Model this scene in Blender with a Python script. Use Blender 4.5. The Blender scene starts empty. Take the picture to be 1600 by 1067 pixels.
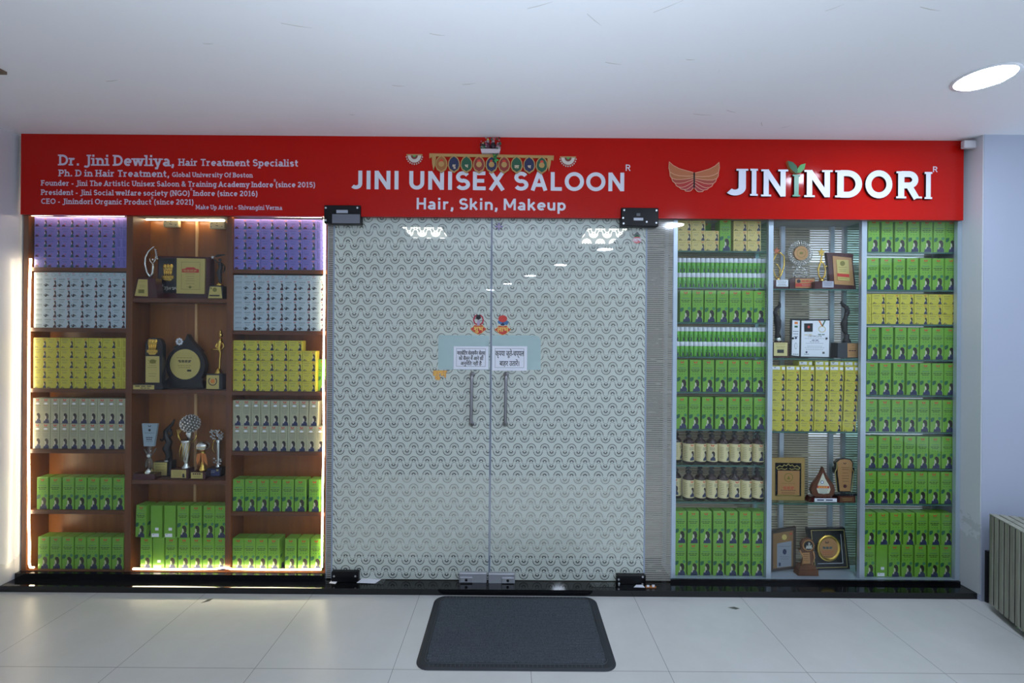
import bpy, math, random
from math import sin, cos, pi, radians
from mathutils import Matrix, Vector
random.seed(7)
SC = bpy.context.scene
COL = SC.collection

# ------------------------------------------------------------------ camera
F, CX, CY, DIST, CAMZ, ROLL = 720.0, 800.0, 527.0, 2.68, 1.447, 0.0075
CEIL = 2.593
cd = bpy.data.cameras.new('camera')
cam = bpy.data.objects.new('camera', cd)
COL.objects.link(cam)
cd.sensor_width = 36.0
cd.sensor_fit = 'HORIZONTAL'
cd.lens = F * 36.0 / 1600.0
cd.shift_y = -(533.5 - CY) / 1600.0
cd.clip_start = 0.02
cam.matrix_world = Matrix.Translation((0, -DIST, CAMZ)) @ Matrix.Rotation(pi / 2, 4, 'X') @ Matrix.Rotation(ROLL, 4, 'Z')
SC.camera = cam
vs = SC.view_settings
vs.view_transform = 'Standard'
vs.look = 'None'
vs.gamma = 1.0
vs.use_curve_mapping = False
vs.exposure = 0.16
try:
    SC.cycles.use_light_tree = True
    SC.cycles.max_bounces = 8
    SC.cycles.transparent_max_bounces = 16
    SC.cycles.caustics_reflective = False
    SC.cycles.caustics_refractive = False
except Exception:
    pass

# ------------------------------------------------------------------ daylight from the open gallery behind the camera
W = bpy.data.worlds.new('gallery_daylight')
SC.world = W
W.use_nodes = True
bg = W.node_tree.nodes['Background']
bg.inputs[0].default_value = (0.72, 0.84, 1.0, 1)
bg.inputs[1].default_value = 1.0
wt = W.node_tree
_tc = wt.nodes.new('ShaderNodeTexCoord')
_sp = wt.nodes.new('ShaderNodeSeparateXYZ')
_mr = wt.nodes.new('ShaderNodeMapRange')
wt.links.new(_tc.outputs['Generated'], _sp.inputs[0])
wt.links.new(_sp.outputs[2], _mr.inputs[0])
_mr.inputs[1].default_value = -0.40
_mr.inputs[2].default_value = -0.08
_mr.inputs[3].default_value = 3.3     # unseen glow from below the horizon, added to brighten the ceiling
_mr.inputs[4].default_value = 0.55    # sky
wt.links.new(_mr.outputs[0], bg.inputs[1])

# the photographer's flash, turned up at the ceiling: its bounce is what the top of the doors mirrors
fl = bpy.data.lights.new('bounce_flash', 'SPOT')
fl.energy = 195.0
fl.color = (.72, .85, 1.0)
fl.spot_size = radians(150)
fl.spot_blend = 1.0
fl.shadow_soft_size = 0.06
flo = bpy.data.objects.new('bounce_flash', fl)
COL.objects.link(flo)
flo.location = (0, -2.6, 1.05)
flo.rotation_euler = (radians(180 + 0), 0, 0)

LAMP_L = 105.0      # round downlights
STRIP_L = 22.0     # LED strips
INSIDE_L = 5.5     # lamps inside the salon


# ------------------------------------------------------------------ helpers
def P(px, py, Y=0.0):
    """world point on the plane y = Y that the photo shows at pixel px, py"""
    u, v = px - CX, py - CY
    u0 = u * cos(ROLL) + v * sin(ROLL)
    v0 = -u * sin(ROLL) + v * cos(ROLL)
    d = DIST + Y
    return Vector((u0 / F * d, Y, CAMZ - v0 / F * d))


def ppm(Y=0.0):
    return F / (DIST + Y)


def lin(c):
    c = c / 255.0
    return c / 12.92 if c <= 0.04045 else ((c + 0.055) / 1.055) ** 2.4


def rgb(r, g, b):
    return (lin(r), lin(g), lin(b), 1.0)


MATS = {}


def mat(name, c, rough=0.5, metal=0.0, spec=0.5, coat=0.0, emit=0.0):
    if name in MATS:
        return MATS[name]
    m = bpy.data.materials.new(name)
    m.use_nodes = True
    b = m.node_tree.nodes['Principled BSDF']
    b.inputs['Base Color'].default_value = rgb(*c)
    b.inputs['Roughness'].default_value = rough
    b.inputs['Metallic'].default_value = metal
    b.inputs['Specular IOR Level'].default_value = spec
    b.inputs['Coat Weight'].default_value = coat
    if emit:
        b.inputs['Emission Color'].default_value = rgb(*c)
        b.inputs['Emission Strength'].default_value = emit
    MATS[name] = m
    return m


class NT:
    """small shorthand for node trees"""
    def __init__(s, m):
        s.t = m.node_tree
        s.n = s.t.nodes

    def new(s, kind, **kw):
        n = s.n.new(kind)
        for k, v in kw.items():
            setattr(n, k, v)
        return n

    def link(s, a, b):
        s.t.links.new(a, b)

    def M(s, op, a, b=None, c=None):
        n = s.n.new('ShaderNodeMath')
        n.operation = op
        for i, v in enumerate((a, b, c)):
            if v is None:
                continue
            if isinstance(v, (int, float)):
                n.inputs[i].default_value = v
            else:
                s.t.links.new(v, n.inputs[i])
        return n.outputs[0]

    def xyz(s, src='Object'):
        tc = s.n.new('ShaderNodeTexCoord')
        sp = s.n.new('ShaderNodeSeparateXYZ')
        s.t.links.new(tc.outputs[src], sp.inputs[0])
        return tc.outputs[src], sp.outputs[0], sp.outputs[1], sp.outputs[2]

    def noise(s, vec, scale, detail=4, rough=0.6, stretch=None):
        if stretch:
            mp = s.n.new('ShaderNodeMapping')
            mp.inputs['Scale'].default_value = stretch
            s.t.links.new(vec, mp.inputs[0])
            vec = mp.outputs[0]
        n = s.n.new('ShaderNodeTexNoise')
        n.inputs['Scale'].default_value = scale
        n.inputs['Detail'].default_value = detail
        n.inputs['Roughness'].default_value = rough
        s.t.links.new(vec, n.inputs['Vector'])
        return n.outputs[0]

    def ramp(s, fac, stops):
        r = s.n.new('ShaderNodeValToRGB')
        e = r.color_ramp.elements
        while len(e) < len(stops):
            e.new(0.5)
        for i, (p, c) in enumerate(stops):
            e[i].position = p
            e[i].color = rgb(*c)
        s.t.links.new(fac, r.inputs[0])
        return r.outputs[0]

    def mix(s, fac, a, b):
        n = s.n.new('ShaderNodeMix')
        n.data_type = 'RGBA'
        for sock, v in ((n.inputs[0], fac), (n.inputs[6], a), (n.inputs[7], b)):
            if isinstance(v, (int, float)):
                sock.default_value = v
            elif isinstance(v, tuple):
                sock.default_value = v
            else:
                s.t.links.new(v, sock)
        return n.outputs[2]

    def shmix(s, fac, a, b):
        n = s.n.new('ShaderNodeMixShader')
        if isinstance(fac, (int, float)):
            n.inputs[0].default_value = fac
        else:
            s.t.links.new(fac, n.inputs[0])
        s.t.links.new(a, n.inputs[1])
        s.t.links.new(b, n.inputs[2])
        return n.outputs[0]


def sheen(t, k=1.0):
    """mirror share of a pane, the same from both of its sides"""
    lw = t.new('ShaderNodeLayerWeight')
    lw.inputs[0].default_value = .5
    p5 = t.M('POWER', lw.outputs[1], 5.0)
    return t.M('MINIMUM', t.M('MULTIPLY', t.M('ADD', t.M('MULTIPLY', p5, .9), .042), k), 1.0)


def bsdf(m):
    return m.node_tree.nodes['Principled BSDF']


class MB:
    """collects shapes and builds them as one mesh object"""
    def __init__(s):
        s.v, s.f, s.m, s.sm = [], [], [], []
        s.mats = []

    def mi(s, m):
        if m not in s.mats:
            s.mats.append(m)
        return s.mats.index(m)

    def add(s, vs, fs, m, smooth=False):
        b = len(s.v)
        s.v.extend([tuple(v) for v in vs])
        k = s.mi(m)
        for f in fs:
            s.f.append([i + b for i in f])
            s.m.append(k)
            s.sm.append(smooth)

    def box(s, x0, x1, y0, y1, z0, z1, m):
        s.add([(x0, y0, z0), (x1, y0, z0), (x1, y1, z0), (x0, y1, z0), (x0, y0, z1), (x1, y0, z1), (x1, y1, z1), (x0, y1, z1)],
              [(0, 3, 2, 1), (4, 5, 6, 7), (0, 1, 5, 4), (1, 2, 6, 5), (2, 3, 7, 6), (3, 0, 4, 7)], m)

    def rbox(s, x0, x1, y0, y1, z0, z1, m, r=0.004):
        """box with its upright and front edges softened"""
        r = min(r, (x1 - x0) / 3, (y1 - y0) / 3, (z1 - z0) / 3)
        ring = lambda i, z: [(x0 + r * i, y0 + r, z), (x0 + r, y0 + r * i, z), (x1 - r, y0 + r * i, z), (x1 - r * i, y0 + r, z),
                             (x1 - r * i, y1 - r, z), (x1 - r, y1 - r * i, z), (x0 + r, y1 - r * i, z), (x0 + r * i, y1 - r, z)]
        vs = ring(1, z0) + ring(0, z0 + r) + ring(0, z1 - r) + ring(1, z1)
        fs = []
        for k in range(3):
            for i in range(8):
                j = (i + 1) % 8
                fs.append((k * 8 + i, k * 8 + j, k * 8 + 8 + j, k * 8 + 8 + i))
        fs.append(tuple(range(7, -1, -1)))
        fs.append(tuple(range(24, 32)))
        s.add(vs, fs, m)

    def quad(s, x0, x1, z0, z1, y, m):
        s.add([(x0, y, z0), (x1, y, z0), (x1, y, z1), (x0, y, z1)], [(0, 1, 2, 3)], m)

    def poly(s, pts, y, m):
        """flat polygon facing -y"""
        a = sum(pts[i][0] * pts[(i + 1) % len(pts)][1] - pts[(i + 1) % len(pts)][0] * pts[i][1] for i in range(len(pts)))
        if a < 0:
            pts = pts[::-1]
        s.add([(p[0], y, p[1]) for p in pts], [tuple(range(len(pts)))], m)

    def prism(s, pts, y0, y1, m, ms=None):
        """polygon in x, z pulled from y0 (front) to y1 (back)"""
        a = sum(pts[i][0] * pts[(i + 1) % len(pts)][1] - pts[(i + 1) % len(pts)][0] * pts[i][1] for i in range(len(pts)))
        if a < 0:
            pts = pts[::-1]
        n = len(pts)
        vs = [(p[0], y0, p[1]) for p in pts] + [(p[0], y1, p[1]) for p in pts]
        s.add(vs, [tuple(range(n)), tuple(range(2 * n - 1, n - 1, -1))], m)
        s.add(vs, [(i + n, (i + 1) % n + n, (i + 1) % n, i) for i in range(n)], ms or m)

    def lathe(s, prof, m, n=20, c=(0, 0), smooth=True, sy=1.0):
        """profile of (radius, z) turned about the upright axis at c"""
        vs, fs = [], []
        for r, z in prof:
            for k in range(n):
                a = 2 * pi * k / n
                vs.append((c[0] + r * cos(a), c[1] + r * sy * sin(a), z))
        for j in range(len(prof) - 1):
            for k in range(n):
                l = (k + 1) % n
                fs.append((j * n + k, j * n + l, j * n + n + l, j * n + n + k))
        fs.append(tuple(range(n - 1, -1, -1)))
        fs.append(tuple(range((len(prof) - 1) * n, len(prof) * n)))
        s.add(vs, fs, m, smooth)

    def tube(s, pts, rad, m, n=8, smooth=True):
        """round bar along 3D points; rad a number or one per point"""
        pts = [Vector(p) for p in pts]
        rs = rad if isinstance(rad, (list, tuple)) else [rad] * len(pts)
        vs, fs = [], []
        up = None
        for i, p in enumerate(pts):
            t = (pts[min(i + 1, len(pts) - 1)] - pts[max(i - 1, 0)])
            t.normalize()
            if up is None:
                up = Vector((0, 0, 1)) if abs(t.z) < 0.9 else Vector((0, 1, 0))
            a = up - t * up.dot(t)
            if a.length < 1e-5:
                a = t.orthogonal()
            a.normalize()
            up = a
            b = t.cross(a)
            for k in range(n):
                g = 2 * pi * k / n
                vs.append(p + (a * cos(g) + b * sin(g)) * rs[i])
        for i in range(len(pts) - 1):
            for k in range(n):
                l = (k + 1) % n
                fs.append((i * n + k, i * n + l, i * n + n + l, i * n + n + k))
        fs.append(tuple(range(n - 1, -1, -1)))
        fs.append(tuple(range((len(pts) - 1) * n, len(pts) * n)))
        s.add(vs, fs, m, smooth)

    def ball(s, c, r, m, n=10, sq=(1, 1, 1)):
        prof = [(max(1e-5, r * sin(pi * i / n)), -r * cos(pi * i / n)) for i in range(n + 1)]
        vs, fs = [], []
        k2 = n + 2
        for rr, z in prof:
            for k in range(k2):
                a = 2 * pi * k / k2
                vs.append((c[0] + rr * cos(a) * sq[0], c[1] + rr * sin(a) * sq[1], c[2] + z * sq[2]))
        for j in range(n):
            for k in range(k2):
                l = (k + 1) % k2
                fs.append((j * k2 + k, j * k2 + l, j * k2 + k2 + l, j * k2 + k2 + k))
        s.add(vs, fs, m, True)

    def build(s, name, parent=None, loc=None):
        me = bpy.data.meshes.new(name)
        me.from_pydata(s.v, [], s.f)
        for m in s.mats:
            me.materials.append(m)
        me.polygons.foreach_set('material_index', s.m)
        me.polygons.foreach_set('use_smooth', s.sm)
        me.update()
        o = bpy.data.objects.new(name, me)
        COL.objects.link(o)
        if parent is not None:
            o.parent = parent
        if loc is not None:
            o.location = loc
        return o


def tag(o, label, cat, group=None, kind=None):
    o['label'] = label
    o['category'] = cat
    if group:
        o['group'] = group
    if kind:
        o['kind'] = kind
    return o


def thing(name, label, cat, loc, rz=0.0, group=None):
    o = bpy.data.objects.new(name, None)
    COL.objects.link(o)
    o.empty_display_size = 0.05
    o.location = loc
    o.rotation_euler = (0, 0, rz)
    return tag(o, label, cat, group)


def circ(cx, cz, rx, rz=None, n=28, a0=0, a1=360):
    rz = rx if rz is None else rz
    full = abs(a1 - a0) >= 360
    k = n if full else n + 1
    return [(cx + rx * cos(radians(a0 + (a1 - a0) * i / n)), cz + rz * sin(radians(a0 + (a1 - a0) * i / n))) for i in range(k)]


# ------------------------------------------------------------------ drawn lettering
def ln(*p):
    return [(p[i], p[i + 1]) for i in range(0, len(p), 2)]


def ar(cx, cy, rx, ry, a0, a1, n=12):
    return [(cx + rx * cos(radians(a0 + (a1 - a0) * i / n)), cy + ry * sin(radians(a0 + (a1 - a0) * i / n))) for i in range(n + 1)]


GL = {
    'A': (.86, [ln(.1, 0, .43, .99), ln(.76, 0, .43, .99), ln(.2, .3, .66, .3)], [(.1, 0), (.76, 0)]),
    'B': (.74, [ln(.13, 0, .13, 1), ln(.13, .9, .4, .9) + ar(.42, .71, .19, .19, 90, -90) + ln(.13, .52), ln(.13, .1, .42, .1) + ar(.44, .31, .21, .21, -90, 90) + ln(.13, .52)], [(.13, 0, -1), (.13, 1, -1)]),
    'C': (.86, [ar(.48, .5, .38, .41, 48, 312, 18)], []),
    'D': (.84, [ln(.13, 0, .13, 1), ln(.13, .9, .36, .9) + ar(.36, .5, .38, .4, 90, -90, 14) + ln(.13, .1)], [(.13, 0, -1), (.13, 1, -1)]),
    'E': (.7, [ln(.13, 0, .13, 1), ln(.13, .905, .66, .905), ln(.13, .5, .6, .5), ln(.13, .095, .68, .095)], [(.13, 0, -1), (.13, 1, -1)]),
    'F': (.68, [ln(.13, 0, .13, 1), ln(.13, .905, .66, .905), ln(.13, .5, .58, .5)], [(.13, 0), (.13, 1, -1)]),
    'G': (.9, [ar(.48, .5, .38, .41, 48, 335, 18), ln(.52, .42, .88, .42), ln(.8, .45, .8, .1)], []),
    'H': (.84, [ln(.14, 0, .14, 1), ln(.7, 0, .7, 1), ln(.14, .5, .7, .5)], [(.14, 0), (.14, 1), (.7, 0), (.7, 1)]),
    'I': (.3, [ln(.15, 0, .15, 1)], [(.15, 0), (.15, 1)]),
    'J': (.56, [ln(.42, 1, .42, .3) + ar(.2, .3, .22, .2, 0, -140)], [(.42, 1)]),
    'K': (.76, [ln(.13, 0, .13, 1), ln(.13, .36, .66, 1), ln(.3, .55, .7, 0)], [(.13, 0), (.13, 1)]),
    'L': (.62, [ln(.13, 0, .13, 1), ln(.13, .095, .6, .095)], [(.13, 0, -1), (.13, 1)]),
    'M': (1.06, [ln(.14, 0, .14, 1), ln(.92, 0, .92, 1), ln(.16, .96, .53, .22), ln(.9, .96, .53, .22)], [(.14, 0), (.92, 0), (.14, 1, -1), (.92, 1, 1)]),
    'N': (.86, [ln(.13, 0, .13, 1), ln(.73, 0, .73, 1), ln(.13, .96, .73, .04)], [(.13, 0), (.13, 1, -1), (.73, 1)]),
    'O': (.96, [ar(.48, .5, .39, .41, 0, 360, 26)], []),
    'P': (.72, [ln(.13, 0, .13, 1), ln(.13, .9, .4, .9) + ar(.41, .68, .22, .22, 90, -90) + ln(.13, .46)], [(.13, 0), (.13, 1, -1)]),
    'R': (.78, [ln(.13, 0, .13, 1), ln(.13, .9, .4, .9) + ar(.41, .69, .22, .21, 90, -90) + ln(.13, .48), ln(.4, .48, .68, 0)], [(.13, 0), (.13, 1, -1), (.69, 0, 1)]),
    'S': (.72, [ar(.37, .7, .25, .21, 25, 265, 12) + ar(.37, .3, .27, .21, 85, -155, 12)], []),
    'T': (.74, [ln(.02, .905, .72, .905), ln(.37, 0, .37, .9)], [(.37, 0)]),
    'U': (.84, [ln(.14, 1, .14, .38) + ar(.42, .38, .28, .28, 180, 360, 14) + ln(.7, 1)], [(.14, 1), (.7, 1)]),
    'V': (.84, [ln(.08, 1, .42, .01), ln(.76, 1, .42, .01)], [(.08, 1), (.76, 1)]),
    'X': (.82, [ln(.09, 0, .73, 1), ln(.73, 0, .09, 1)], []),
    'a': (.66, [ar(.31, .2, .21, .13, 90, 270, 10) + ln(.5, .1), ln(.31, .33, .5, .35), ln(.52, 0, .52, .42) + ar(.31, .42, .21, .2, 0, 140, 10)], [(.54, 0, 1)]),
    'b': (.7, [ln(.13, 0, .13, 1), ar(.37, .35, .23, .27, 0, 360, 18)], [(.13, 1, -1)]),
    'c': (.64, [ar(.36, .35, .25, .27, 48, 312, 14)], []),
    'd': (.7, [ln(.57, 0, .57, 1), ar(.33, .35, .23, .27, 0, 360, 18)], [(.57, 1, -1), (.57, 0, 1)]),
    'e': (.68, [ar(.35, .35, .25, .27, 0, 312, 16), ln(.1, .35, .64, .35)], []),
    'f': (.44, [ln(.19, 0, .19, .76) + ar(.36, .76, .17, .16, 180, 70, 8), ln(.02, .62, .42, .62)], [(.19, 0)]),
    'g': (.7, [ar(.33, .35, .23, .27, 0, 360, 18), ln(.57, .7, .57, -.06) + ar(.34, -.06, .23, .16, 0, -140, 10)], [(.57, .7, 1)]),
    'h': (.72, [ln(.14, 0, .14, 1), ln(.14, .35) + ar(.36, .4, .22, .22, 180, 0, 10) + ln(.58, 0)], [(.14, 0), (.58, 0), (.14, 1, -1)]),
    'i': (.32, [ln(.16, 0, .16, .7), ln(.16, .82, .16, 1.01)], [(.16, 0), (.16, .7, -1)]),
    'k': (.7, [ln(.14, 0, .14, 1), ln(.14, .25, .58, .7), ln(.3, .42, .62, 0)], [(.14, 0, -1), (.14, 1, -1)]),
    'l': (.32, [ln(.16, 0, .16, 1)], [(.16, 0), (.16, 1, -1)]),
    'm': (1.06, [ln(.14, 0, .14, .7), ar(.34, .42, .19, .2, 180, 0, 10) + ln(.53, 0), ar(.72, .42, .19, .2, 180, 0, 10) + ln(.91, 0)], [(.14, 0), (.53, 0), (.91, 0), (.14, .7, -1)]),
    'n': (.72, [ln(.14, 0, .14, .7), ar(.36, .4, .22, .22, 180, 0, 10) + ln(.58, 0)], [(.14, 0), (.58, 0), (.14, .7, -1)]),
    'o': (.7, [ar(.35, .35, .25, .27, 0, 360, 18)], []),
    'p': (.7, [ln(.13, -.28, .13, .7), ar(.37, .35, .23, .27, 0, 360, 18)], [(.13, -.28), (.13, .7, -1)]),
    'r': (.54, [ln(.15, 0, .15, .7), ar(.36, .38, .21, .23, 180, 60, 8)], [(.15, 0), (.15, .7, -1)]),
    's': (.58, [ar(.29, .49, .18, .135, 25, 265, 10) + ar(.29, .22, .19, .135, 85, -155, 10)], []),
    't': (.48, [ln(.2, .92, .2, .25) + ar(.34, .24, .14, .15, 180, 310, 8), ln(.02, .62, .44, .62)], []),
    'u': (.72, [ln(.14, .7, .14, .3) + ar(.36, .3, .22, .22, 180, 360, 10) + ln(.58, .7), ln(.58, .3, .58, 0)], [(.14, .7, -1), (.58, .7, -1), (.58, 0, 1)]),
    'v': (.68, [ln(.09, .7, .34, .01), ln(.59, .7, .34, .01)], [(.09, .7), (.59, .7)]),
    'w': (.98, [ln(.08, .7, .27, .02), ln(.48, .7, .27, .02), ln(.48, .7, .7, .02), ln(.9, .7, .7, .02)], [(.08, .7), (.48, .7), (.9, .7)]),
    'x': (.68, [ln(.1, 0, .58, .7), ln(.58, 0, .1, .7)], [(.1, 0), (.58, 0), (.1, .7), (.58, .7)]),
    'y': (.68, [ln(.09, .7, .34, .05), ln(.59, .7, .28, -.2, .1, -.2)], [(.09, .7), (.59, .7)]),
    '0': (.74, [ar(.37, .5, .26, .41, 0, 360, 22)], []),
    '1': (.5, [ln(.28, 0, .28, 1), ln(.08, .78, .28, .92)], [(.28, 0)]),
    '2': (.7, [ar(.34, .68, .24, .23, 160, -30, 10) + ln(.1, .1), ln(.08, .095, .66, .095)], []),
    '5': (.7, [ln(.6, .905, .16, .905), ln(.17, .95, .14, .5), ln(.14, .52) + ar(.34, .34, .25, .25, 110, -150, 12)], []),
    '6': (.72, [ar(.37, .33, .24, .24, 0, 360, 18), ln(.13, .36) + ar(.48, .46, .35, .45, 180, 88, 8)], []),
    '.': (.3, [ln(.14, 0, .14, .2)], []), ',': (.3, [ln(.15, .2, .15, .02, .08, -.16)], []),
    '-': (.5, [ln(.08, .34, .42, .34)], []),
    '(': (.4, [ar(.52, .4, .36, .66, 120, 240, 10)], []), ')': (.4, [ar(-.12, .4, .36, .66, 60, -60, 10)], []),
    '&': (.86, [ln(.78, 0, .24, .66) + ar(.36, .76, .16, .15, 215, -35, 10) + ln(.2, .46) + ar(.34, .28, .24, .19, 130, 300, 10) + ln(.76, .5)], []),
    ' ': (.2, [], []),
}


def ribbon(pts, w):
    """stroke outline quads for a centre line"""
    pts = [p for i, p in enumerate(pts) if i == 0 or (abs(p[0] - pts[i - 1][0]) + abs(p[1] - pts[i - 1][1])) > 1e-4]
    n = len(pts)
    closed = n > 3 and abs(pts[0][0] - pts[-1][0]) + abs(pts[0][1] - pts[-1][1]) < 1e-3
    L, R = [], []
    for i in range(n):
        def d(a, b):
            x, y = b[0] - a[0], b[1] - a[1]
            l = math.hypot(x, y) or 1
            return x / l, y / l
        if closed and i in (0, n - 1):
            d0, d1 = d(pts[n - 2], pts[n - 1]), d(pts[0], pts[1])
        else:
            d0 = d(pts[i - 1], pts[i]) if i else d(pts[0], pts[1])
            d1 = d(pts[i], pts[i + 1]) if i < n - 1 else d0
        nx, ny = -(d0[1] + d1[1]), d0[0] + d1[0]
        l = math.hypot(nx, ny)
        if l < 1e-3:
            nx, ny, l = -d0[1], d0[0], 1
        nx, ny = nx / l, ny / l
        k = max(0.45, nx * -d0[1] + ny * d0[0])
        h = w / 2 / k
        L.append((pts[i][0] + nx * h, pts[i][1] + ny * h))
        R.append((pts[i][0] - nx * h, pts[i][1] - ny * h))
    return [[R[i], R[i + 1], L[i + 1], L[i]] for i in range(n - 1)]


class Quad(list):
    """four corners of a piece of a stroke, and which stroke it belongs to"""
    sid = 0


def strokes(s, w=.19, slab=0.0, st=.12, track=.06):
    """quads of a line of text, cap height 1; slab = half width of the serifs"""
    out, x, sid = [], 0.0, 0
    for ch in s:
        wd, st_, se = GL[ch]
        if ch == 'J' and slab and slab > .2:
            st_ = [[(p[0], p[1] - (.2 if p[1] < .5 else 0)) for p in st_[0]]]
        for q in st_:
            sid += 1
            for quad in ribbon(q, w):
                out.append(Quad([(p[0] + x, p[1]) for p in quad]))
                out[-1].sid = sid
        if slab:
            for e in se:
                side = e[2] if len(e) > 2 else 0
                x0 = e[0] - (slab if side <= 0 else w / 2)
                x1 = e[0] + (slab if side >= 0 else w / 2)
                z0 = e[1] if e[1] <= 0 else e[1] - st
                sid += 1
                out.append(Quad([(x + x0, z0), (x + x1, z0), (x + x1, z0 + st), (x + x0, z0 + st)]))
                out[-1].sid = sid
        x += wd + track
    return out, x - track


def put_text(mb, quads, width, p0, p1, cap, y, m, depth=0.0, slant=0.0, ms=None):
    """text from p0 to p1 (x, z of its baseline ends), cap height in metres"""
    dx, dz = p1[0] - p0[0], p1[1] - p0[1]
    sx = math.hypot(dx, dz) / width
    c, s_ = dx / math.hypot(dx, dz), dz / math.hypot(dx, dz)
    for q in quads:
        j = q.sid
        yj = y - .00004 * (j % 23)
        pts = []
        for a, b in q:
            u, v = a * sx + slant * b * cap, b * cap
            pts.append((p0[0] + u * c - v * s_, p0[1] + u * s_ + v * c))
        if depth:
            mb.prism(pts, yj - .0001 * (j % 9), y + depth, m, ms)
        else:
            mb.poly(pts, yj, m)


def font_text(mb, s, x, z, size, y, m, align='CENTER', bold=0.0, width=None):
    """text set in the program's own font, turned into faces"""
    cu = bpy.data.curves.new('lettering', 'FONT')
    cu.body = s
    cu.size = size
    cu.resolution_u = 2
    cu.align_x = align
    o = bpy.data.objects.new('lettering', cu)
    COL.objects.link(o)
    dg = bpy.context.evaluated_depsgraph_get()
    me = o.evaluated_get(dg).to_mesh()
    vs = [v.co.copy() for v in me.vertices]
    fs = [tuple(p.vertices) for p in me.polygons]
    o.evaluated_get(dg).to_mesh_clear()
    bpy.data.objects.remove(o)
    bpy.data.curves.remove(cu)
    if not vs:
        return
    k = 1.0
    if width:
        w0 = max(v.x for v in vs) - min(v.x for v in vs)
        k = width / w0
    for j, a in enumerate([None] if not bold else [None] + [i * pi / 3 for i in range(6)]):
        ox, oz = (0, 0) if a is None else (bold * cos(a), bold * sin(a))
        mb.add([(x + v.x * k + ox, y - j * .00003, z + v.y + oz) for v in vs], fs, m)


# ------------------------------------------------------------------ materials
def m_floor():
    m = mat('floor_tile', (194, 194, 192), 0.32)
    t = NT(m)
    v, x, y, z = t.xyz()
    a = t.noise(v, 1.3, 5, .65)
    b = t.noise(v, 9.0, 6, .7)
    c = t.ramp(a, [(.3, (192, 192, 188)), (.7, (208, 208, 206))])
    c2 = t.mix(t.M('MULTIPLY', b, .35), c, rgb(188, 188, 186))
    gx = t.M('ABSOLUTE', t.M('SUBTRACT', t.M('FRACT', t.M('ADD', t.M('DIVIDE', t.M('SUBTRACT', x, .093), .6), .5)), .5))
    gy = t.M('ABSOLUTE', t.M('SUBTRACT', t.M('FRACT', t.M('ADD', t.M('DIVIDE', t.M('SUBTRACT', y, -.677), .6), .5)), .5))
    g = t.M('LESS_THAN', t.M('MINIMUM', gx, gy), .0024)
    t.link(t.mix(t.M('MULTIPLY', g, .7), c2, rgb(92, 90, 88)), bsdf(m).inputs['Base Color'])
    t.link(t.M('ADD', t.M('MULTIPLY', b, .3), .2), bsdf(m).inputs['Roughness'])
    return m


def m_wall(name, c, c2, rough=.55, low=0.0):
    m = mat(name, c, rough)
    t = NT(m)
    v, x, y, z = t.xyz('Object')
    n = t.noise(v, 1.6, 4, .6)
    col = t.mix(t.M('MULTIPLY', n, .5), rgb(*c), rgb(*c2))
    if low:      # scuffed dirty patches near the floor, with ragged edges of their own
        n2 = t.noise(v, 7.0, 6, .7)
        k = t.M('GREATER_THAN', t.M('SUBTRACT', t.M('ADD', n2, -.12), t.M('MULTIPLY', z, 1 / low * .5)), 0.0)
        col = t.mix(t.M('MULTIPLY', k, .28), col, rgb(130, 130, 124))
    t.link(col, bsdf(m).inputs['Base Color'])
    return m


def m_wood(name, c1, c2, axis='z', rough=.38):
    m = mat(name, c1, rough)
    t = NT(m)
    v, x, y, z = t.xyz('Object')
    st = {'z': (22, 22, 1.6), 'x': (1.6, 22, 22)}[axis]
    n = t.noise(v, 1.0, 6, .65, st)
    t.link(t.ramp(n, [(.3, c1), (.7, c2)]), bsdf(m).inputs['Base Color'])
    return m


def m_glass(name, tint=(1, 1, 1), f0=1.0, rough=0.0):
    m = bpy.data.materials.new(name)
    m.use_nodes = True
    t = NT(m)
    t.n.clear()
    tr = t.new('ShaderNodeBsdfTransparent')
    tr.inputs[0].default_value = (*tint, 1)
    gl = t.new('ShaderNodeBsdfAnisotropic')
    gl.inputs['Roughness'].default_value = rough
    o = t.new('ShaderNodeOutputMaterial')
    t.link(t.shmix(sheen(t, f0), tr.outputs[0], gl.outputs[0]), o.inputs[0])
    MATS[name] = m
    return m


PITCH, QROW = .0783, .0794


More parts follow.
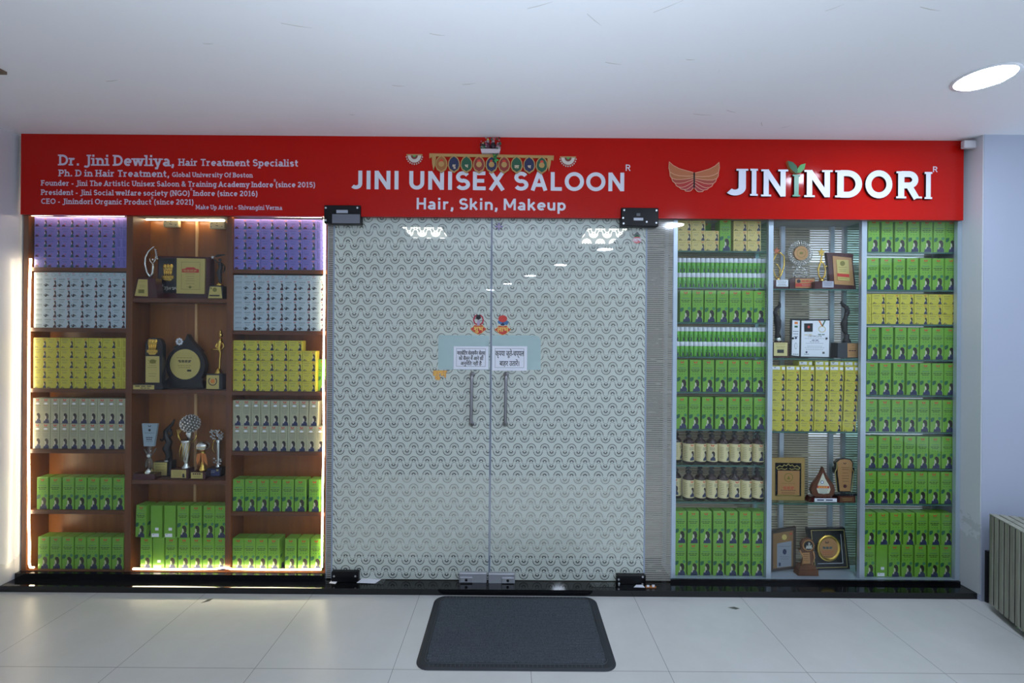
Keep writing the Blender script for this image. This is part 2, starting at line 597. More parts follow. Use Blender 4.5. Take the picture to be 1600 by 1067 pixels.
def m_frost():
    """etched film with rows of wavy arcs left clear"""
    m = bpy.data.materials.new('patterned_frosted_glass')
    m.use_nodes = True
    t = NT(m)
    t.n.clear()
    v, x, y, z = t.xyz('Object')
    R, h = .0248, .0208
    r2 = PITCH / 2 - R
    u = t.M('SUBTRACT', t.M('FRACT', t.M('ADD', t.M('DIVIDE', x, PITCH), 100.5)), .5)
    a = t.M('MULTIPLY', t.M('ABSOLUTE', u), PITCH)
    b = t.M('SUBTRACT', PITCH / 2, a)
    w = t.M('SUBTRACT', t.M('MULTIPLY', t.M('FRACT', t.M('ADD', t.M('DIVIDE', z, QROW), 100.0)), QROW), QROW - .027)
    w2 = t.M('ADD', w, h)

    def length(p, q):
        return t.M('SQRT', t.M('ADD', t.M('MULTIPLY', p, p), t.M('MULTIPLY', q, q)))
    la, lb = length(a, w), length(b, w)
    la2, lb2 = length(a, w2), length(b, w2)
    up = t.M('GREATER_THAN', w, 0.0)
    dn2 = t.M('LESS_THAN', w2, 0.0)

    def line(d, r, wd):
        return t.M('LESS_THAN', t.M('ABSOLUTE', t.M('SUBTRACT', d, r)), wd)
    A = t.M('MULTIPLY', line(la, R, .0021), up)
    A2 = t.M('MULTIPLY', line(lb, r2, .0008), t.M('SUBTRACT', 1.0, up))
    B = t.M('MULTIPLY', line(lb2, R, .0021), dn2)
    B2 = t.M('MULTIPLY', line(la2, r2, .0008), t.M('SUBTRACT', 1.0, dn2))
    C = t.M('MULTIPLY', line(la, .0085, .0034), t.M('GREATER_THAN', w, -.003))
    D = t.M('MULTIPLY', line(lb2, .0085, .0034), t.M('LESS_THAN', w2, .003))
    # ring of fine clear dots between the two
    ang = t.M('ARCTAN2', w, a)
    ang2 = t.M('ARCTAN2', w2, b)
    dots = t.M('MULTIPLY', t.M('MULTIPLY', line(la, .0172, .0012), up), t.M('LESS_THAN', t.M('FRACT', t.M('MULTIPLY', ang, 3.2)), .45))
    dots2 = t.M('MULTIPLY', t.M('MULTIPLY', line(lb2, .0172, .0012), dn2), t.M('LESS_THAN', t.M('FRACT', t.M('MULTIPLY', ang2, 3.2)), .45))
    k = A
    for q in (A2, B, B2, C, D, dots, dots2):
        k = t.M('MAXIMUM', k, q)
    df = t.new('ShaderNodeBsdfDiffuse')
    df.inputs[0].default_value = (*[lin(c) for c in (216, 226, 218)], 1)
    tl = t.new('ShaderNodeBsdfTranslucent')
    tl.inputs[0].default_value = (*[lin(c) for c in (216, 226, 218)], 1)
    tr = t.new('ShaderNodeBsdfTransparent')
    tr.inputs[0].default_value = (.86, .92, .89, 1)
    film = t.shmix(.3, df.outputs[0], tl.outputs[0])
    film = t.shmix(.03, film, tr.outputs[0])
    body = t.shmix(t.M('MULTIPLY', k, .82), film, tr.outputs[0])
    gl = t.new('ShaderNodeBsdfAnisotropic')
    gl.inputs['Roughness'].default_value = .012
    o = t.new('ShaderNodeOutputMaterial')
    t.link(t.shmix(sheen(t, 1.6), body, gl.outputs[0]), o.inputs[0])
    MATS['frost'] = m
    return m


def m_lined(name, c, period=.0118, share=.28, see=.12):
    """frosted film with fine level clear lines"""
    m = bpy.data.materials.new(name)
    m.use_nodes = True
    t = NT(m)
    t.n.clear()
    v, x, y, z = t.xyz('Object')
    k = t.M('LESS_THAN', t.M('FRACT', t.M('ADD', t.M('DIVIDE', z, period), 100.0)), share)
    br = t.noise(v, 1.0, 2, .5, (9, 9, 75))
    k = t.M('MULTIPLY', k, t.M('GREATER_THAN', br, .36))
    df = t.new('ShaderNodeBsdfDiffuse')
    df.inputs[0].default_value = rgb(*c)
    tl = t.new('ShaderNodeBsdfTranslucent')
    tl.inputs[0].default_value = rgb(*c)
    tr = t.new('ShaderNodeBsdfTransparent')
    film = t.shmix(see, t.shmix(.3, df.outputs[0], tl.outputs[0]), tr.outputs[0])
    body = t.shmix(t.M('MULTIPLY', k, .75), film, tr.outputs[0])
    gl = t.new('ShaderNodeBsdfAnisotropic')
    gl.inputs['Roughness'].default_value = .08
    o = t.new('ShaderNodeOutputMaterial')
    t.link(t.shmix(sheen(t), body, gl.outputs[0]), o.inputs[0])
    MATS[name] = m
    return m


FLOOR = m_floor()
CEILM = m_wall('ceiling_paint', (238, 239, 243), (230, 231, 236), .6)
WALLW = m_wall('white_wall_paint', (172, 180, 198), (164, 172, 190), .5)
WALLL = m_wall('glossy_white_wall', (214, 214, 222), (204, 204, 212), .22, low=.22)
WALLC = m_wall('column_paint', (200, 204, 208), (186, 190, 196), .5, low=.5)
PLASTER = mat('plaster', (140, 140, 136), .7)
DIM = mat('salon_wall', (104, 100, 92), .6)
SALON_FLOOR = mat('salon_floor', (150, 146, 134), .4)
GRANITE = mat('black_granite', (16, 17, 19), .06, 0, .5)
RED = mat('sign_red', (180, 20, 13), .1, 0, .16)
WOOD = m_wood('case_veneer', (92, 48, 20), (116, 66, 28))
WOODX = m_wood('shelf_veneer', (84, 44, 20), (106, 58, 26), 'x')
BACKW = m_wood('back_veneer', (118, 66, 22), (150, 90, 34))
ALU = mat('aluminium', (196, 206, 220), .32, .55)
GLASS = m_glass('clear_glass', (.97, .99, .985), .55)
SHELFG = m_glass('green_shelf_glass', (.70, .86, .80))
EDGEG = mat('glass_edge', (56, 96, 88), .12)
DEDGE = mat('door_glass_edge', (150, 162, 180), .12)
FROST = m_frost()
LINED = m_lined('lined_frosted_glass', (176, 176, 168))
LINEB = m_lined('lined_back_glass', (188, 180, 158), .0148, .34, .08)
STEEL = mat('brushed_steel', (150, 150, 154), .28, 1.0)
LOCKM = mat('lock_steel', (176, 178, 184), .45, .6)
BLACKM = mat('black_metal', (10, 11, 14), .3, 0, .25)
BLACKP = mat('black_gloss', (14, 14, 17), .14)
SCREW = mat('screw_head', (214, 216, 220), .3, .8)
WHITE = mat('white_print', (212, 214, 224), .5)
PAPER = mat('paper', (226, 228, 236), .7)
INK = mat('black_ink', (26, 26, 30), .6)
GREYINK = mat('grey_ink', (92, 96, 96), .6)
NAVY = mat('navy_ink', (34, 40, 78), .55)
HAIR = mat('hair_ink', (38, 26, 28), .55)
SKIN = mat('skin_ink', (206, 194, 182), .55)
REDINK = mat('red_ink', (202, 54, 40), .5)
BLUEINK = mat('blue_ink', (40, 66, 120), .5)
LEAFG = mat('leaf_green_ink', (24, 92, 54), .5)
LEAFL = mat('light_leaf_ink', (74, 160, 84), .5)
TEALINK = mat('teal_ink', (24, 78, 88), .5)
GREEN = mat('green_card', (112, 164, 52), .3)
GREEND = mat('green_card_shade_print', (104, 168, 40), .35)
YEL = mat('yellow_card', (192, 182, 62), .4)
YELD = mat('olive_print', (120, 110, 30), .4)
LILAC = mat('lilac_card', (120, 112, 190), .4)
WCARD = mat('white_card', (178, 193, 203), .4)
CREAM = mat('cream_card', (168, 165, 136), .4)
BEIGE = mat('beige_card', (204, 184, 112), .4)
MAROONI = mat('maroon_ink', (70, 26, 34), .5)
GOLD = mat('gold_metal', (226, 186, 92), .22, 1.0)
GOLDP = mat('gold_plate', (206, 186, 112), .3, .55)
COPPERP = mat('copper_plate', (188, 140, 92), .35, .4)
SILVER = mat('silver_metal', (214, 214, 210), .18, 1.0)
CRYSTAL = mat('crystal_beads', (216, 214, 210), .08, .6)
WALNUT = m_wood('walnut', (82, 48, 30), (108, 66, 40))
MAROON = mat('maroon_lacquer', (64, 18, 20), .2)
DARKF = mat('black_lacquer', (26, 27, 32), .2)
LEDM = mat('led_strip_light', (255, 232, 194), .5, emit=STRIP_L)
RUB = mat('rubber', (36, 40, 46), .6)
RUBL = mat('rubber_bead', (58, 64, 70), .5)


def m_carpet():
    m = mat('ribbed_carpet', (46, 52, 60), .95, spec=.1)
    t = NT(m)
    v, x, y, z = t.xyz()
    n = t.noise(v, 260, 3, .8)
    t.link(t.ramp(n, [(.35, (44, 49, 54)), (.62, (84, 90, 96))]), bsdf(m).inputs['Base Color'])
    return m


def m_slat():
    m = mat('weathered_slat', (134, 134, 122), .7)
    t = NT(m)
    v, x, y, z = t.xyz()
    n = t.noise(v, 1.0, 6, .7, (30, 30, 3))
    t.link(t.ramp(n, [(.3, (128, 128, 116)), (.7, (172, 172, 158))]), bsdf(m).inputs['Base Color'])
    return m


CARPET = m_carpet()
SLAT = m_slat()
LIFT = .0008
OR = ['first', 'second', 'third', 'fourth', 'fifth', 'sixth', 'seventh', 'eighth', 'ninth', 'tenth', 'eleventh', 'twelfth', 'thirteenth',
      'fourteenth', 'fifteenth', 'sixteenth', 'seventeenth', 'eighteenth', 'nineteenth', 'twentieth', 'twenty-first']


def structure(mb, name, label, cat, loc=None):
    return tag(mb.build(name, None, loc), label, cat, kind='structure')


# ------------------------------------------------------------------ the shell
XL = P(32, 560, 0).x          # white side wall
XR = 2.616                    # column face
b = MB(); b.box(-4.4, 5.6, -9.0, 4.2, -.1, 0, FLOOR); structure(b, 'floor', 'grey stone-look floor tiles with thin dark joints', 'floor')
b = MB(); b.box(-5.2, 5.6, -9.0, 4.2, CEIL, CEIL + .1, CEILM); SCUFF = mat('ceiling_scuff', (188, 184, 174), .7)
for px, py, ln_, an in ((460, 40, 44, .12), (680, 54, 24, .1), (925, 31, 30, .45), (730, 131, 22, -.1), (955, 99, 26, .1), (620, 134, 20, .05), (1095, 179, 30, .06), (1140, 174, 18, .2), (1188, 194, 12, .6),
                        (1226, 198, 12, -.3), (172, 126, 22, -.1), (1384, 88, 6, 1.4), (1040, 10, 40, -.35), (1120, 112, 5, 1.2), (548, 179, 8, 0), (322, 68, 16, 0), (1300, 12, 20, -.4), (1076, 93, 14, 0), (840, 8, 40, -.2), (1450, 14, 40, .1)):
    u_, v_ = px - CX, py - CY
    v0_ = -u_ * sin(ROLL) + v_ * cos(ROLL)
    d_ = (CEIL - CAMZ) * F / -v0_
    x_, y_, k_ = u_ / F * d_, d_ - DIST, d_ / F
    dx_, dy_ = cos(an) * ln_ / 2 * k_, sin(an) * ln_ * k_
    w_ = .8 * k_
    b.add([(x_ - dx_, y_ - dy_ - w_, CEIL - .0004), (x_ - dx_, y_ - dy_ + w_ * .2, CEIL - .0004), (x_, y_ + w_ * 1.6, CEIL - .0004), (x_ + dx_, y_ + dy_ + w_ * .2, CEIL - .0004), (x_ + dx_, y_ + dy_ - w_ * .2, CEIL - .0004), (x_, y_ + w_ * .2, CEIL - .0004)], [(0, 1, 2, 3, 4, 5)], SCUFF)
structure(b, 'ceiling', 'plain white ceiling above the shop front', 'ceiling')
b = MB(); b.box(XL - .2, XL, -9.0, .25, 0, CEIL, WALLL); structure(b, 'wall_left', 'glossy white side wall beside the lit wooden case', 'wall')
b = MB(); b.box(XR, 5.2, -.12, .25, 0, CEIL, WALLW)
b.quad(0, 0, 0, 0, 0, WALLW)
structure(b, 'wall_right', 'white column and wall behind the slatted planter', 'wall')
b = MB(); b.box(XR - .006, XR, -.118, 0, .036, CEIL, WALLC); structure(b, 'trim_1', 'scuffed grey return of the column beside the glass case', 'column side')
b = MB(); b.box(XR + .02, 5.2, -.135, -.12, 0, .285, mat('black_skirting', (14, 14, 16), .3)); structure(b, 'baseboard_right', 'tall black skirting on the white column by the planter', 'skirting')
b = MB(); b.box(XL, XR, .012, .25, P(765, 341).z + .004, CEIL, PLASTER); structure(b, 'wall_front', 'wall over the door behind the red signs', 'wall')
b = MB()
x0, x1 = XL - .0, XR
b.box(x0, x1, -.1, .3, 0, .034, GRANITE)
structure(b, 'trim_2', 'polished black granite step along the shop front', 'step')
# salon behind the frosted doors
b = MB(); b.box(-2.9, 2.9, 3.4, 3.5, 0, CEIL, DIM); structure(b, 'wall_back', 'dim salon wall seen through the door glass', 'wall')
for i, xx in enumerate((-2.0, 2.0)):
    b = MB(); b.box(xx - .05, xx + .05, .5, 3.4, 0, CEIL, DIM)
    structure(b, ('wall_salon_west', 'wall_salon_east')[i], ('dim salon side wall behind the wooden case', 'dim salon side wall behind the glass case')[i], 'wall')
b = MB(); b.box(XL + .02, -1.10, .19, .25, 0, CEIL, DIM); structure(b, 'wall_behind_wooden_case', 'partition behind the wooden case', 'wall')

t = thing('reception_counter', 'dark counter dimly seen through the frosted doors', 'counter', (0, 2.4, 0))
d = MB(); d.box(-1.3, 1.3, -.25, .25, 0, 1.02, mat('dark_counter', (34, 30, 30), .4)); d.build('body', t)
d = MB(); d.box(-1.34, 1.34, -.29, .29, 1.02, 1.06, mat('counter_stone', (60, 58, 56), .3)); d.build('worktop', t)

# ------------------------------------------------------------------ ceiling lamps
LAMP = mat('lamp_diffuser', (220, 233, 255), .5, emit=LAMP_L)
INSIDE = mat('salon_lamp_diffuser', (255, 250, 240), .5, emit=INSIDE_L)
TRIMW = mat('lamp_trim', (232, 234, 240), .4)


def downlight(x, y, label, m=LAMP, r=.1):
    t = thing('ceiling_downlight', label, 'ceiling light', (x, y, CEIL), 0, 'round downlights in the ceiling')
    d = MB(); d.lathe([(r, -.004), (r, -.001)], m, 40, smooth=False); d.build('diffuser', t)
    d = MB(); d.lathe([(r + .002, -.006), (r + .012, -.004), (r + .014, 0), (r + .002, 0)], TRIMW, 40); d.v = d.v
    # ring: drop the caps so the diffuser shows
    d.f, d.m, d.sm = d.f[:-2], d.m[:-2], d.sm[:-2]
    d.build('rim', t)


downlight(2.05, -.675, 'lit round downlight in the ceiling above the planter')
for k in range(1, 7):       # the row runs along the gallery, slantwise to the shop front
    downlight(2.05 - .43 * k, -.675 - 1.3 * k, f'round downlight in the gallery ceiling, {OR[k]} of the row from the planter')
for i, (x, y) in enumerate(((-.93, 1.75), (.97, 2.0))):
    t = thing('salon_ceiling_light', ('long lamp glowing through the door leaf beside the wooden case', 'long lamp glowing through the door leaf beside the glass case')[i],
              'ceiling light', (x, y, CEIL), 0, None)
    d = MB(); d.box(-.2, .2, -.8, .8, -.02, -.004, INSIDE); d.build('diffuser', t)
    d = MB()
    for q in ((-.22, -.2, -.82, .82), (.2, .22, -.82, .82), (-.2, .2, -.82, -.8), (-.2, .2, .8, .82)):
        d.box(q[0], q[1], q[2], q[3], -.03, 0, TRIMW)
    d.build('frame', t)
p = P(0, 112, -.66)
b = MB(); b.box(-2.75, -2.222, -.69, -.66, CEIL - .012, CEIL, mat('brown_batten', (110, 92, 76), .6))
tag(b.build('ceiling_batten'), 'short brown batten on the ceiling near the side wall', 'batten')


# ------------------------------------------------------------------ red signs
def sign(name, label, ax, bx):
    """red board between two photo columns"""
    yt = lambda x: 210.5 + (x - 32) * .0102
    yb = lambda x: 335 + (x - 35) * .0062
    YS = -.04
    a, c = P(ax, yt(ax), YS), P(bx, yt(bx), YS)
    d, e = P(ax, yb(ax), YS), P(bx, yb(bx), YS)
    a.z = c.z = CEIL - .001
    t = thing(name, label, 'sign', (a.x, YS, min(d.z, e.z)))
    t0 = Vector(t.location)
    m = MB()
    m.prism([(0, d.z - t0.z), (c.x - a.x, e.z - t0.z), (c.x - a.x, c.z - t0.z), (0, a.z - t0.z)], 0, .028, RED, mat('sign_edge', (120, 16, 14), .4))
    m.build('board', t)

    def loc(px, py):
        q = P(px, py, YS)
        return (q.x - t0.x, q.z - t0.z)
    return t, loc


S_ = ppm(-.04)
tL, lc = sign('sign_board', 'red sign with white slab lettering over the lit wooden case', 33, 526)
PALE = mat('pale_lettering', (206, 196, 214), .5)


def line(parent, lc, s, px0, px1, py, cap, slab=.205, w=.185, m=None, dpy=None, y=-.001, track=.1):
    """one printed line, each word a part"""
    dp = (px1 - px0) * .0075 if dpy is None else dpy
    wd = strokes(s, w, slab, .13, track)[1]
    x = 0.0
    for word in s.split(' '):
        q, ww = strokes(word, w, slab, .13, track)
        d = MB()
        a, c = x / wd, (x + ww) / wd
        put_text(d, q, ww, lc(px0 + (px1 - px0) * a, py + dp * a), lc(px0 + (px1 - px0) * c, py + dp * c), cap / S_, y, m or PALE)
        d.build('lettering', parent)
        x += ww + track + GL[' '][0] + track


line(tL, lc, 'Dr. Jini Dewliya,', 92, 273, 258.5, 17)
line(tL, lc, 'Hair Treatment Specialist', 279, 466, 259, 11)
line(tL, lc, 'Ph. D in Hair Treatment,', 92, 265, 275.5, 10.5)
line(tL, lc, 'Global University Of Boston', 269, 395, 276.5, 7.5)
line(tL, lc, 'Founder - Jini The Artistic Unisex Saloon & Training Academy Indore', 64.5, 427, 290, 8.5)
line(tL, lc, '(since 2015)', 430.5, 493, 292.5, 8.5)
line(tL, lc, 'President - Jini Social welfare society (NGO)', 64.5, 297, 304.5, 8.5)
line(tL, lc, 'Indore (since 2016)', 302, 403, 306, 8.5)
line(tL, lc, 'CEO - Jinindori Organic Product', 64.5, 237, 318.5, 8.5)
line(tL, lc, '(since 2021)', 240.5, 303, 319.5, 8.5)
line(tL, lc, 'Make Up Artist - Shivangini Verma', 306, 441, 327, 7, .2, .17)
for px, py in ((428, 284.5), (297.5, 298), (236.5, 311.5)):
    line(tL, lc, 'R', px, px + 3.4, py, 4.5, 0, .13)

tM, lc = sign('sign_board', 'red sign with large white capitals over the glass doors', 526, 1012)
line(tM, lc, 'JINI UNISEX SALOON', 550, 976, 295.5, 29, 0, .2, WHITE, 3.4, track=.13)
line(tM, lc, 'Hair, Skin, Makeup', 650, 884, 327, 18, 0, .18, WHITE, 2.2, track=.09)
line(tM, lc, 'R', 977, 985.5, 267, 10, 0, .14, WHITE)

tR, lc = sign('sign_board', 'red sign with winged emblem and raised white logo letters over the glass case', 1012, 1506)
LOGO = mat('logo_white', (222, 226, 240), .35)


LSIDE = mat('letter_side', (40, 8, 8), .5)


def logo_letter(s, x0, x1, y0, cap, w=.22, slab=.18, m=LOGO):
    if s == 'N':
        w = .185
    q, wd = strokes(s, w, slab, .07, .05)
    # trim side bearing so the letter fills x0..x1
    xs = [p[0] for k in q for p in k]
    x_min = min(xs)
    for k in q:
        k[:] = [(p[0] - x_min, p[1]) for p in k]
    d = MB()
    put_text(d, q, max(xs) - x_min, lc(x0, y0), lc(x1, y0 + (x1 - x0) * .0075), cap / S_, -.014, m, .014, 0, LSIDE)
    return d.build('letter', tR)


for s, x0, x1, yb_, cap in (('J', 1134, 1167, 306, 41), ('I', 1170, 1182, 307, 42), ('N', 1187, 1229, 308, 42), ('N', 1254, 1298, 309, 42),
                            ('D', 1302, 1344, 309.5, 42), ('O', 1349, 1391, 310, 42), ('R', 1397, 1437, 311, 42), ('I', 1441, 1453, 312, 42)):
    logo_letter(s, x0, x1, yb_, cap)
logo_letter('I', 1236, 1248, 308, 34, .26, .22, mat('logo_green', (24, 128, 92), .35))['label'] = 'green letter shaped like a plant stem'
d = MB()
for pts, m in (([(1242, 273), (1236, 269), (1230, 262), (1228, 253), (1236, 255), (1242, 261), (1243.5, 268)], LEAFG),
               ([(1243, 272), (1243.5, 265), (1248, 259), (1256, 257), (1254, 265), (1249, 271)], LEAFL)):
    d.prism([lc(*q) for q in pts], -.0175, 0, m, GOLDP)
d.build('leaf_emblem', tR)
line(tR, lc, 'R', 1457, 1465, 269, 9, 0, .14, WHITE)
# winged emblem: curved feathers, outlined in pale gold
EMO = mat('emblem_outline', (214, 160, 128), .4)
EM = [mat('emblem_orange', (172, 100, 60), .4), mat('emblem_amber', (164, 96, 52), .4), mat('emblem_rust', (152, 54, 38), .4), mat('emblem_red', (164, 30, 26), .4),
      mat('emblem_crimson', (158, 26, 36), .4), mat('emblem_plum', (148, 26, 44), .4)]


def zem(x, y):
    return lc(1030 + x / 14.23, 235 + y / 14.23)


def feather_edges(sg):
    # boundary curves of one wing, root to tip; zoomed photo units, mirrored about x = 767
    base = [[(752, 500), (600, 460), (430, 410), (300, 340), (215, 262)],
            [(752, 575), (600, 582), (430, 572), (330, 545), (228, 490)],
            [(752, 615), (620, 640), (480, 655), (360, 655), (270, 622)],
            [(752, 655), (640, 695), (540, 730), (440, 742), (345, 735)],
            [(752, 700), (660, 760), (580, 805), (510, 828), (435, 825)],
            [(752, 765), (690, 815), (640, 850), (600, 872), (560, 880)],
            [(752, 835), (725, 870), (700, 900), (660, 918), (625, 915)]]
    return [[(x if sg < 0 else 1534 - x, y + (0 if sg < 0 else 12)) for x, y in c] for c in base]


d = MB()
for sg in (-1, 1):
    E_ = feather_edges(sg)
    for i in range(6):
        a, c = E_[i], E_[i + 1]
        mid = ((a[-1][0] + c[-1][0]) / 2 + (-16 if sg < 0 else 16), (a[-1][1] + c[-1][1]) / 2 + 14)
        pts = [zem(*q) for q in a] + [zem(*mid)] + [zem(*q) for q in c[::-1]]
        d.prism(pts, -.006, 0, EM[i], EMO)
        loop = [zem(*q) for q in a] + [zem(*mid)] + [zem(*q) for q in c[::-1]]
        for q in ribbon(loop, .0032):
            d.poly(q, -.0066 - .00012 * i, EMO)
d.prism([zem(*q) for q in ((752, 505), (785, 505), (782, 820), (768, 850), (752, 820))], -.0075, 0, BLACKP)
d.build('winged_emblem', tR)

# ------------------------------------------------------------------ festive decorations on the signs
GB = mat('gold_braid', (176, 138, 80), .5)
PEND = [mat('pendant_ochre', (150, 92, 44), .5), mat('pendant_blue', (26, 34, 72), .5), mat('pendant_green', (20, 78, 54), .5), mat('pendant_red', (132, 40, 34), .5)]
q0 = P(770, 258, -.045)
t = thing('door_garland', 'gold door garland with nine pointed pendants above the white capitals', 'garland', (q0.x, -.041, q0.z))


def zt(x, y):
    q = P(620 + x / 5.333, 210 + y / 5.333, -.045)
    return (q.x - q0.x, q.z - q0.z)


d = MB()
d.prism([zt(272, 160), zt(1308, 178), zt(1306, 218), zt(1284, 214), zt(1284, 200), zt(296, 184), zt(272, 202)], -.008, 0, GB)
for x in (310, 1270):
    d.prism([zt(x - 18, 185), zt(x + 18, 186), zt(x + 12, 250), zt(x - 4, 300 + (x - 310) * .012), zt(x - 14, 250)], -.009, 0, GB)
d.build('band', t)
for i in range(9):
    cx = 373 + i * 104.3
    oy = (cx - 373) * .012
    d = MB()
    shape = [(-46, 30), (-30, 2), (0, -20), (30, 2), (46, 30), (50, 70), (38, 102), (16, 116), (0, 128), (-16, 116), (-38, 102), (-50, 70)]
    d.prism([zt(cx + a, 195 + oy + c_) for a, c_ in shape], -.012, -.004, GB)
    d.poly([zt(cx + a * .84, 195 + oy + 52 + (c_ - 52) * .84) for a, c_ in shape], -.0125, PEND[(0, 1, 2, 3, 1, 3, 2, 1, 2)[i]])
    k = zt(cx, 195 + oy + 78)
    if i in (1, 2, 6, 7):
        font_text(d, {1: 'शु', 2: 'भ', 6: 'ला', 7: 'भ'}[i], k[0], k[1] - .004, .026, -.0132, mat('pendant_script', (214, 190, 160), .5), bold=.0009)
    else:
        for a, c_, r, mm in ((0, -22, 15, REDINK), (0, 4, 24, GB), (-9, 16, 9, LEAFG), (10, 16, 9, REDINK), (0, -4, 10, GOLDP)):
            d.poly([zt(cx + a + r * cos(radians(g)), 195 + oy + 52 + c_ + r * sin(radians(g))) for g in range(0, 360, 40)], -.013 - r * 1e-5, mm)
    d.build('pendant', t)
d = MB()
for k in range(26):
    a, r = random.uniform(0, 6.28), random.uniform(0, 26)
    x, y = 822 + r * cos(a), 212 + r * 1.6 * sin(a)
    k0 = zt(x, y)
    d.ball((k0[0], -.018 - random.uniform(0, .008), k0[1]), .005, (LEAFG, LEAFL, LEAFG, mat('fresh_green', (70, 140, 40), .5))[k % 4], 5, (1, .7, 1.3))
d.build('flower', t)['label'] = 'green leafy flower pinned at its middle'
q1 = P(767, 241, -.045)
t = thing('idol_ornament', 'small cluster of painted idols on a white plinth above the garland', 'ornament', (q1.x, -.041, q1.z))
d = MB(); d.prism([(-.045, .0), (.042, .0), (.048, .022), (-.05, .022)], -.02, 0, mat('plinth_white', (196, 180, 184), .5)); d.build('plinth', t)
d = MB()
IC = [mat('idol_plum', (84, 36, 58), .4), mat('idol_pale', (150, 128, 132), .4), mat('idol_dark', (34, 26, 34), .4), mat('idol_green', (50, 84, 60), .4), mat('idol_rose', (168, 84, 104), .4)]
for (x, z, h) in ((-.038, .022, .03), (-.015, .022, .048), (.012, .022, .05), (.036, .022, .03)):
    d.lathe([(.011, z), (.014, z + h * .3), (.009, z + h * .62), (.004, z + h * .7)], IC[int(abs(x) * 1000) % 5], 10, (x, -.012))
    d.ball((x, -.012, z + h * .82), .0085, IC[1], 6)
    d.lathe([(.008, z + h * .95), (.005, z + h * 1.1), (.001, z + h * 1.25)], GOLDP, 8, (x, -.012))
for k in range(34):
    d.ball((random.uniform(-.05, .05), -.02 - random.uniform(0, .004), .024 + random.uniform(0, .055) * (1)), random.uniform(.003, .006), IC[k % 5], 4)
d.build('idols', t)
t.scale = (1.15, 1.15, 1.1)
for i, (px, py) in enumerate(((647.6, 241.5), (887.6, 245))):
    q = P(px, py, -.045)
    b = MB()
    sc = 1 / S_
    b.box(-12.5 * sc, 12.5 * sc, -.006, 0, -1.5 * sc, .5 * sc, GB)
    b.prism([(a * sc, (c_ - 1.5) * sc) for a, c_ in circ(0, 0, 10.5, 11, 18, 180, 360)], -.006, 0, mat('bead_white', (204, 196, 186), .4))
    b.poly([(a * sc, (c_ - 1.5) * sc) for a, c_ in circ(0, 0, 5.5, 6, 14, 180, 360)], -.0068, mat('bead_maroon', (120, 44, 40), .5))
    b.poly([(a * sc, (c_ - 1.5) * sc) for a, c_ in circ(0, 0, 2.5, 2.8, 10, 180, 360)], -.0074, LEAFL)
    for k in range(11):
        g = radians(190 + k * 16)
        b.ball((12.6 * sc * cos(g), -.005, (13.5 * sin(g) - 1.5) * sc), .0045, mat('bead_white', (204, 196, 186), .4), 5)
    tag(b.build('bead_ornament', None, (q.x, -.041, q.z)), ('half-round white bead ornament above the first letters of the capitals', 'half-round white bead ornament above the last word of the capitals')[i], 'ornament', 'half-round bead ornaments')
q = P(1508, 231, -.03)
b = MB(); b.rbox(-.035, .035, -.02, .005, -.022, .022, mat('white_plastic', (200, 200, 206), .4))
o_ = b.build('junction_box', None, (XR - .042, -.066, q.z))
tag(o_, 'small white junction box at the ceiling end of the emblem sign', 'junction box')

# ------------------------------------------------------------------ frosted doors and side lights
DOORY = -.004


def pane(name, label, pts, m, kind='door', y=DOORY, th=.011):
    """glass leaf whose corners come from the photo: lower left, lower right, upper right, upper left"""
    w = [P(px, py, y) for px, py in pts]
    x0 = (w[0].x + w[3].x) / 2
    x1 = (w[1].x + w[2].x) / 2
    z0, z1 = .038, max(w[2].z, w[3].z) + .012
    t = thing(name, label, kind, (x0, y, z0))
    t['kind'] = 'structure'
    d = MB()
    d.quad(0, x1 - x0, 0, z1 - z0, 0, m)
    o = d.build('glass_panel', t)
    # polished edges of the glass leaf
    d = MB()
    for xx in (0, x1 - x0):
        d.box(xx - .0022, xx + .0022, -.0006, th, 0, z1 - z0, DEDGE)
    d.build('glass_edge', t)
    return t, Vector((x0, y, z0)), x1 - x0, z1 - z0


doorL, oL, wL, hL = pane('door_1', 'frosted glass door leaf beside the wooden case', [(519.5, 905), (764, 907), (767, 341), (522, 341)], FROST)
doorR, oR, wR, hR = pane('door_2', 'frosted glass door leaf beside the glass case', [(766, 907), (1006, 908), (1009.5, 343), (769, 341)], FROST)
winL, oA, _, _ = pane('window_1', 'narrow fixed side light of lined frosted glass beside the wooden case', [(510, 905), (518.5, 905), (520.5, 341), (512, 341)], LINED, 'window')
winR, oB, _, _ = pane('window_2', 'fixed side light of lined frosted glass beside the glass case', [(1007.5, 909), (1049, 909), (1052, 340), (1010.5, 340)], LINED, 'window')


def dl(o, px, py, y=0.0):
    q = P(px, py, DOORY - y)
    return (q.x - o.x, -y, q.z - o.z)


def handle(door, o, px, py0, py1):
    a, c = dl(o, px + .6, py0 + 4, .045), dl(o, px - .6, py1 - 4, .045)
    d = MB()
    top, bot = Vector(a), Vector(c)
    path = [Vector((top.x, -.002, top.z)), Vector((top.x, -.03, top.z)), Vector((top.x, -.042, top.z - .008)), Vector((top.x, -.045, top.z - .02)),
            Vector((bot.x, -.045, bot.z + .02)), Vector((bot.x, -.042, bot.z + .008)), Vector((bot.x, -.03, bot.z)), Vector((bot.x, -.002, bot.z))]
    d.tube(path, .0095, STEEL, 14)
    h = d.build('handle', door)
    for q in (top, bot):
        d = MB()
        d.tube([(q.x, -.007, q.z), (q.x, -.0005, q.z)], .016, STEEL, 16)
        d.build('standoff', h)


handle(doorL, oL, 736.5, 582, 668)
handle(doorR, oR, 790, 582, 668)


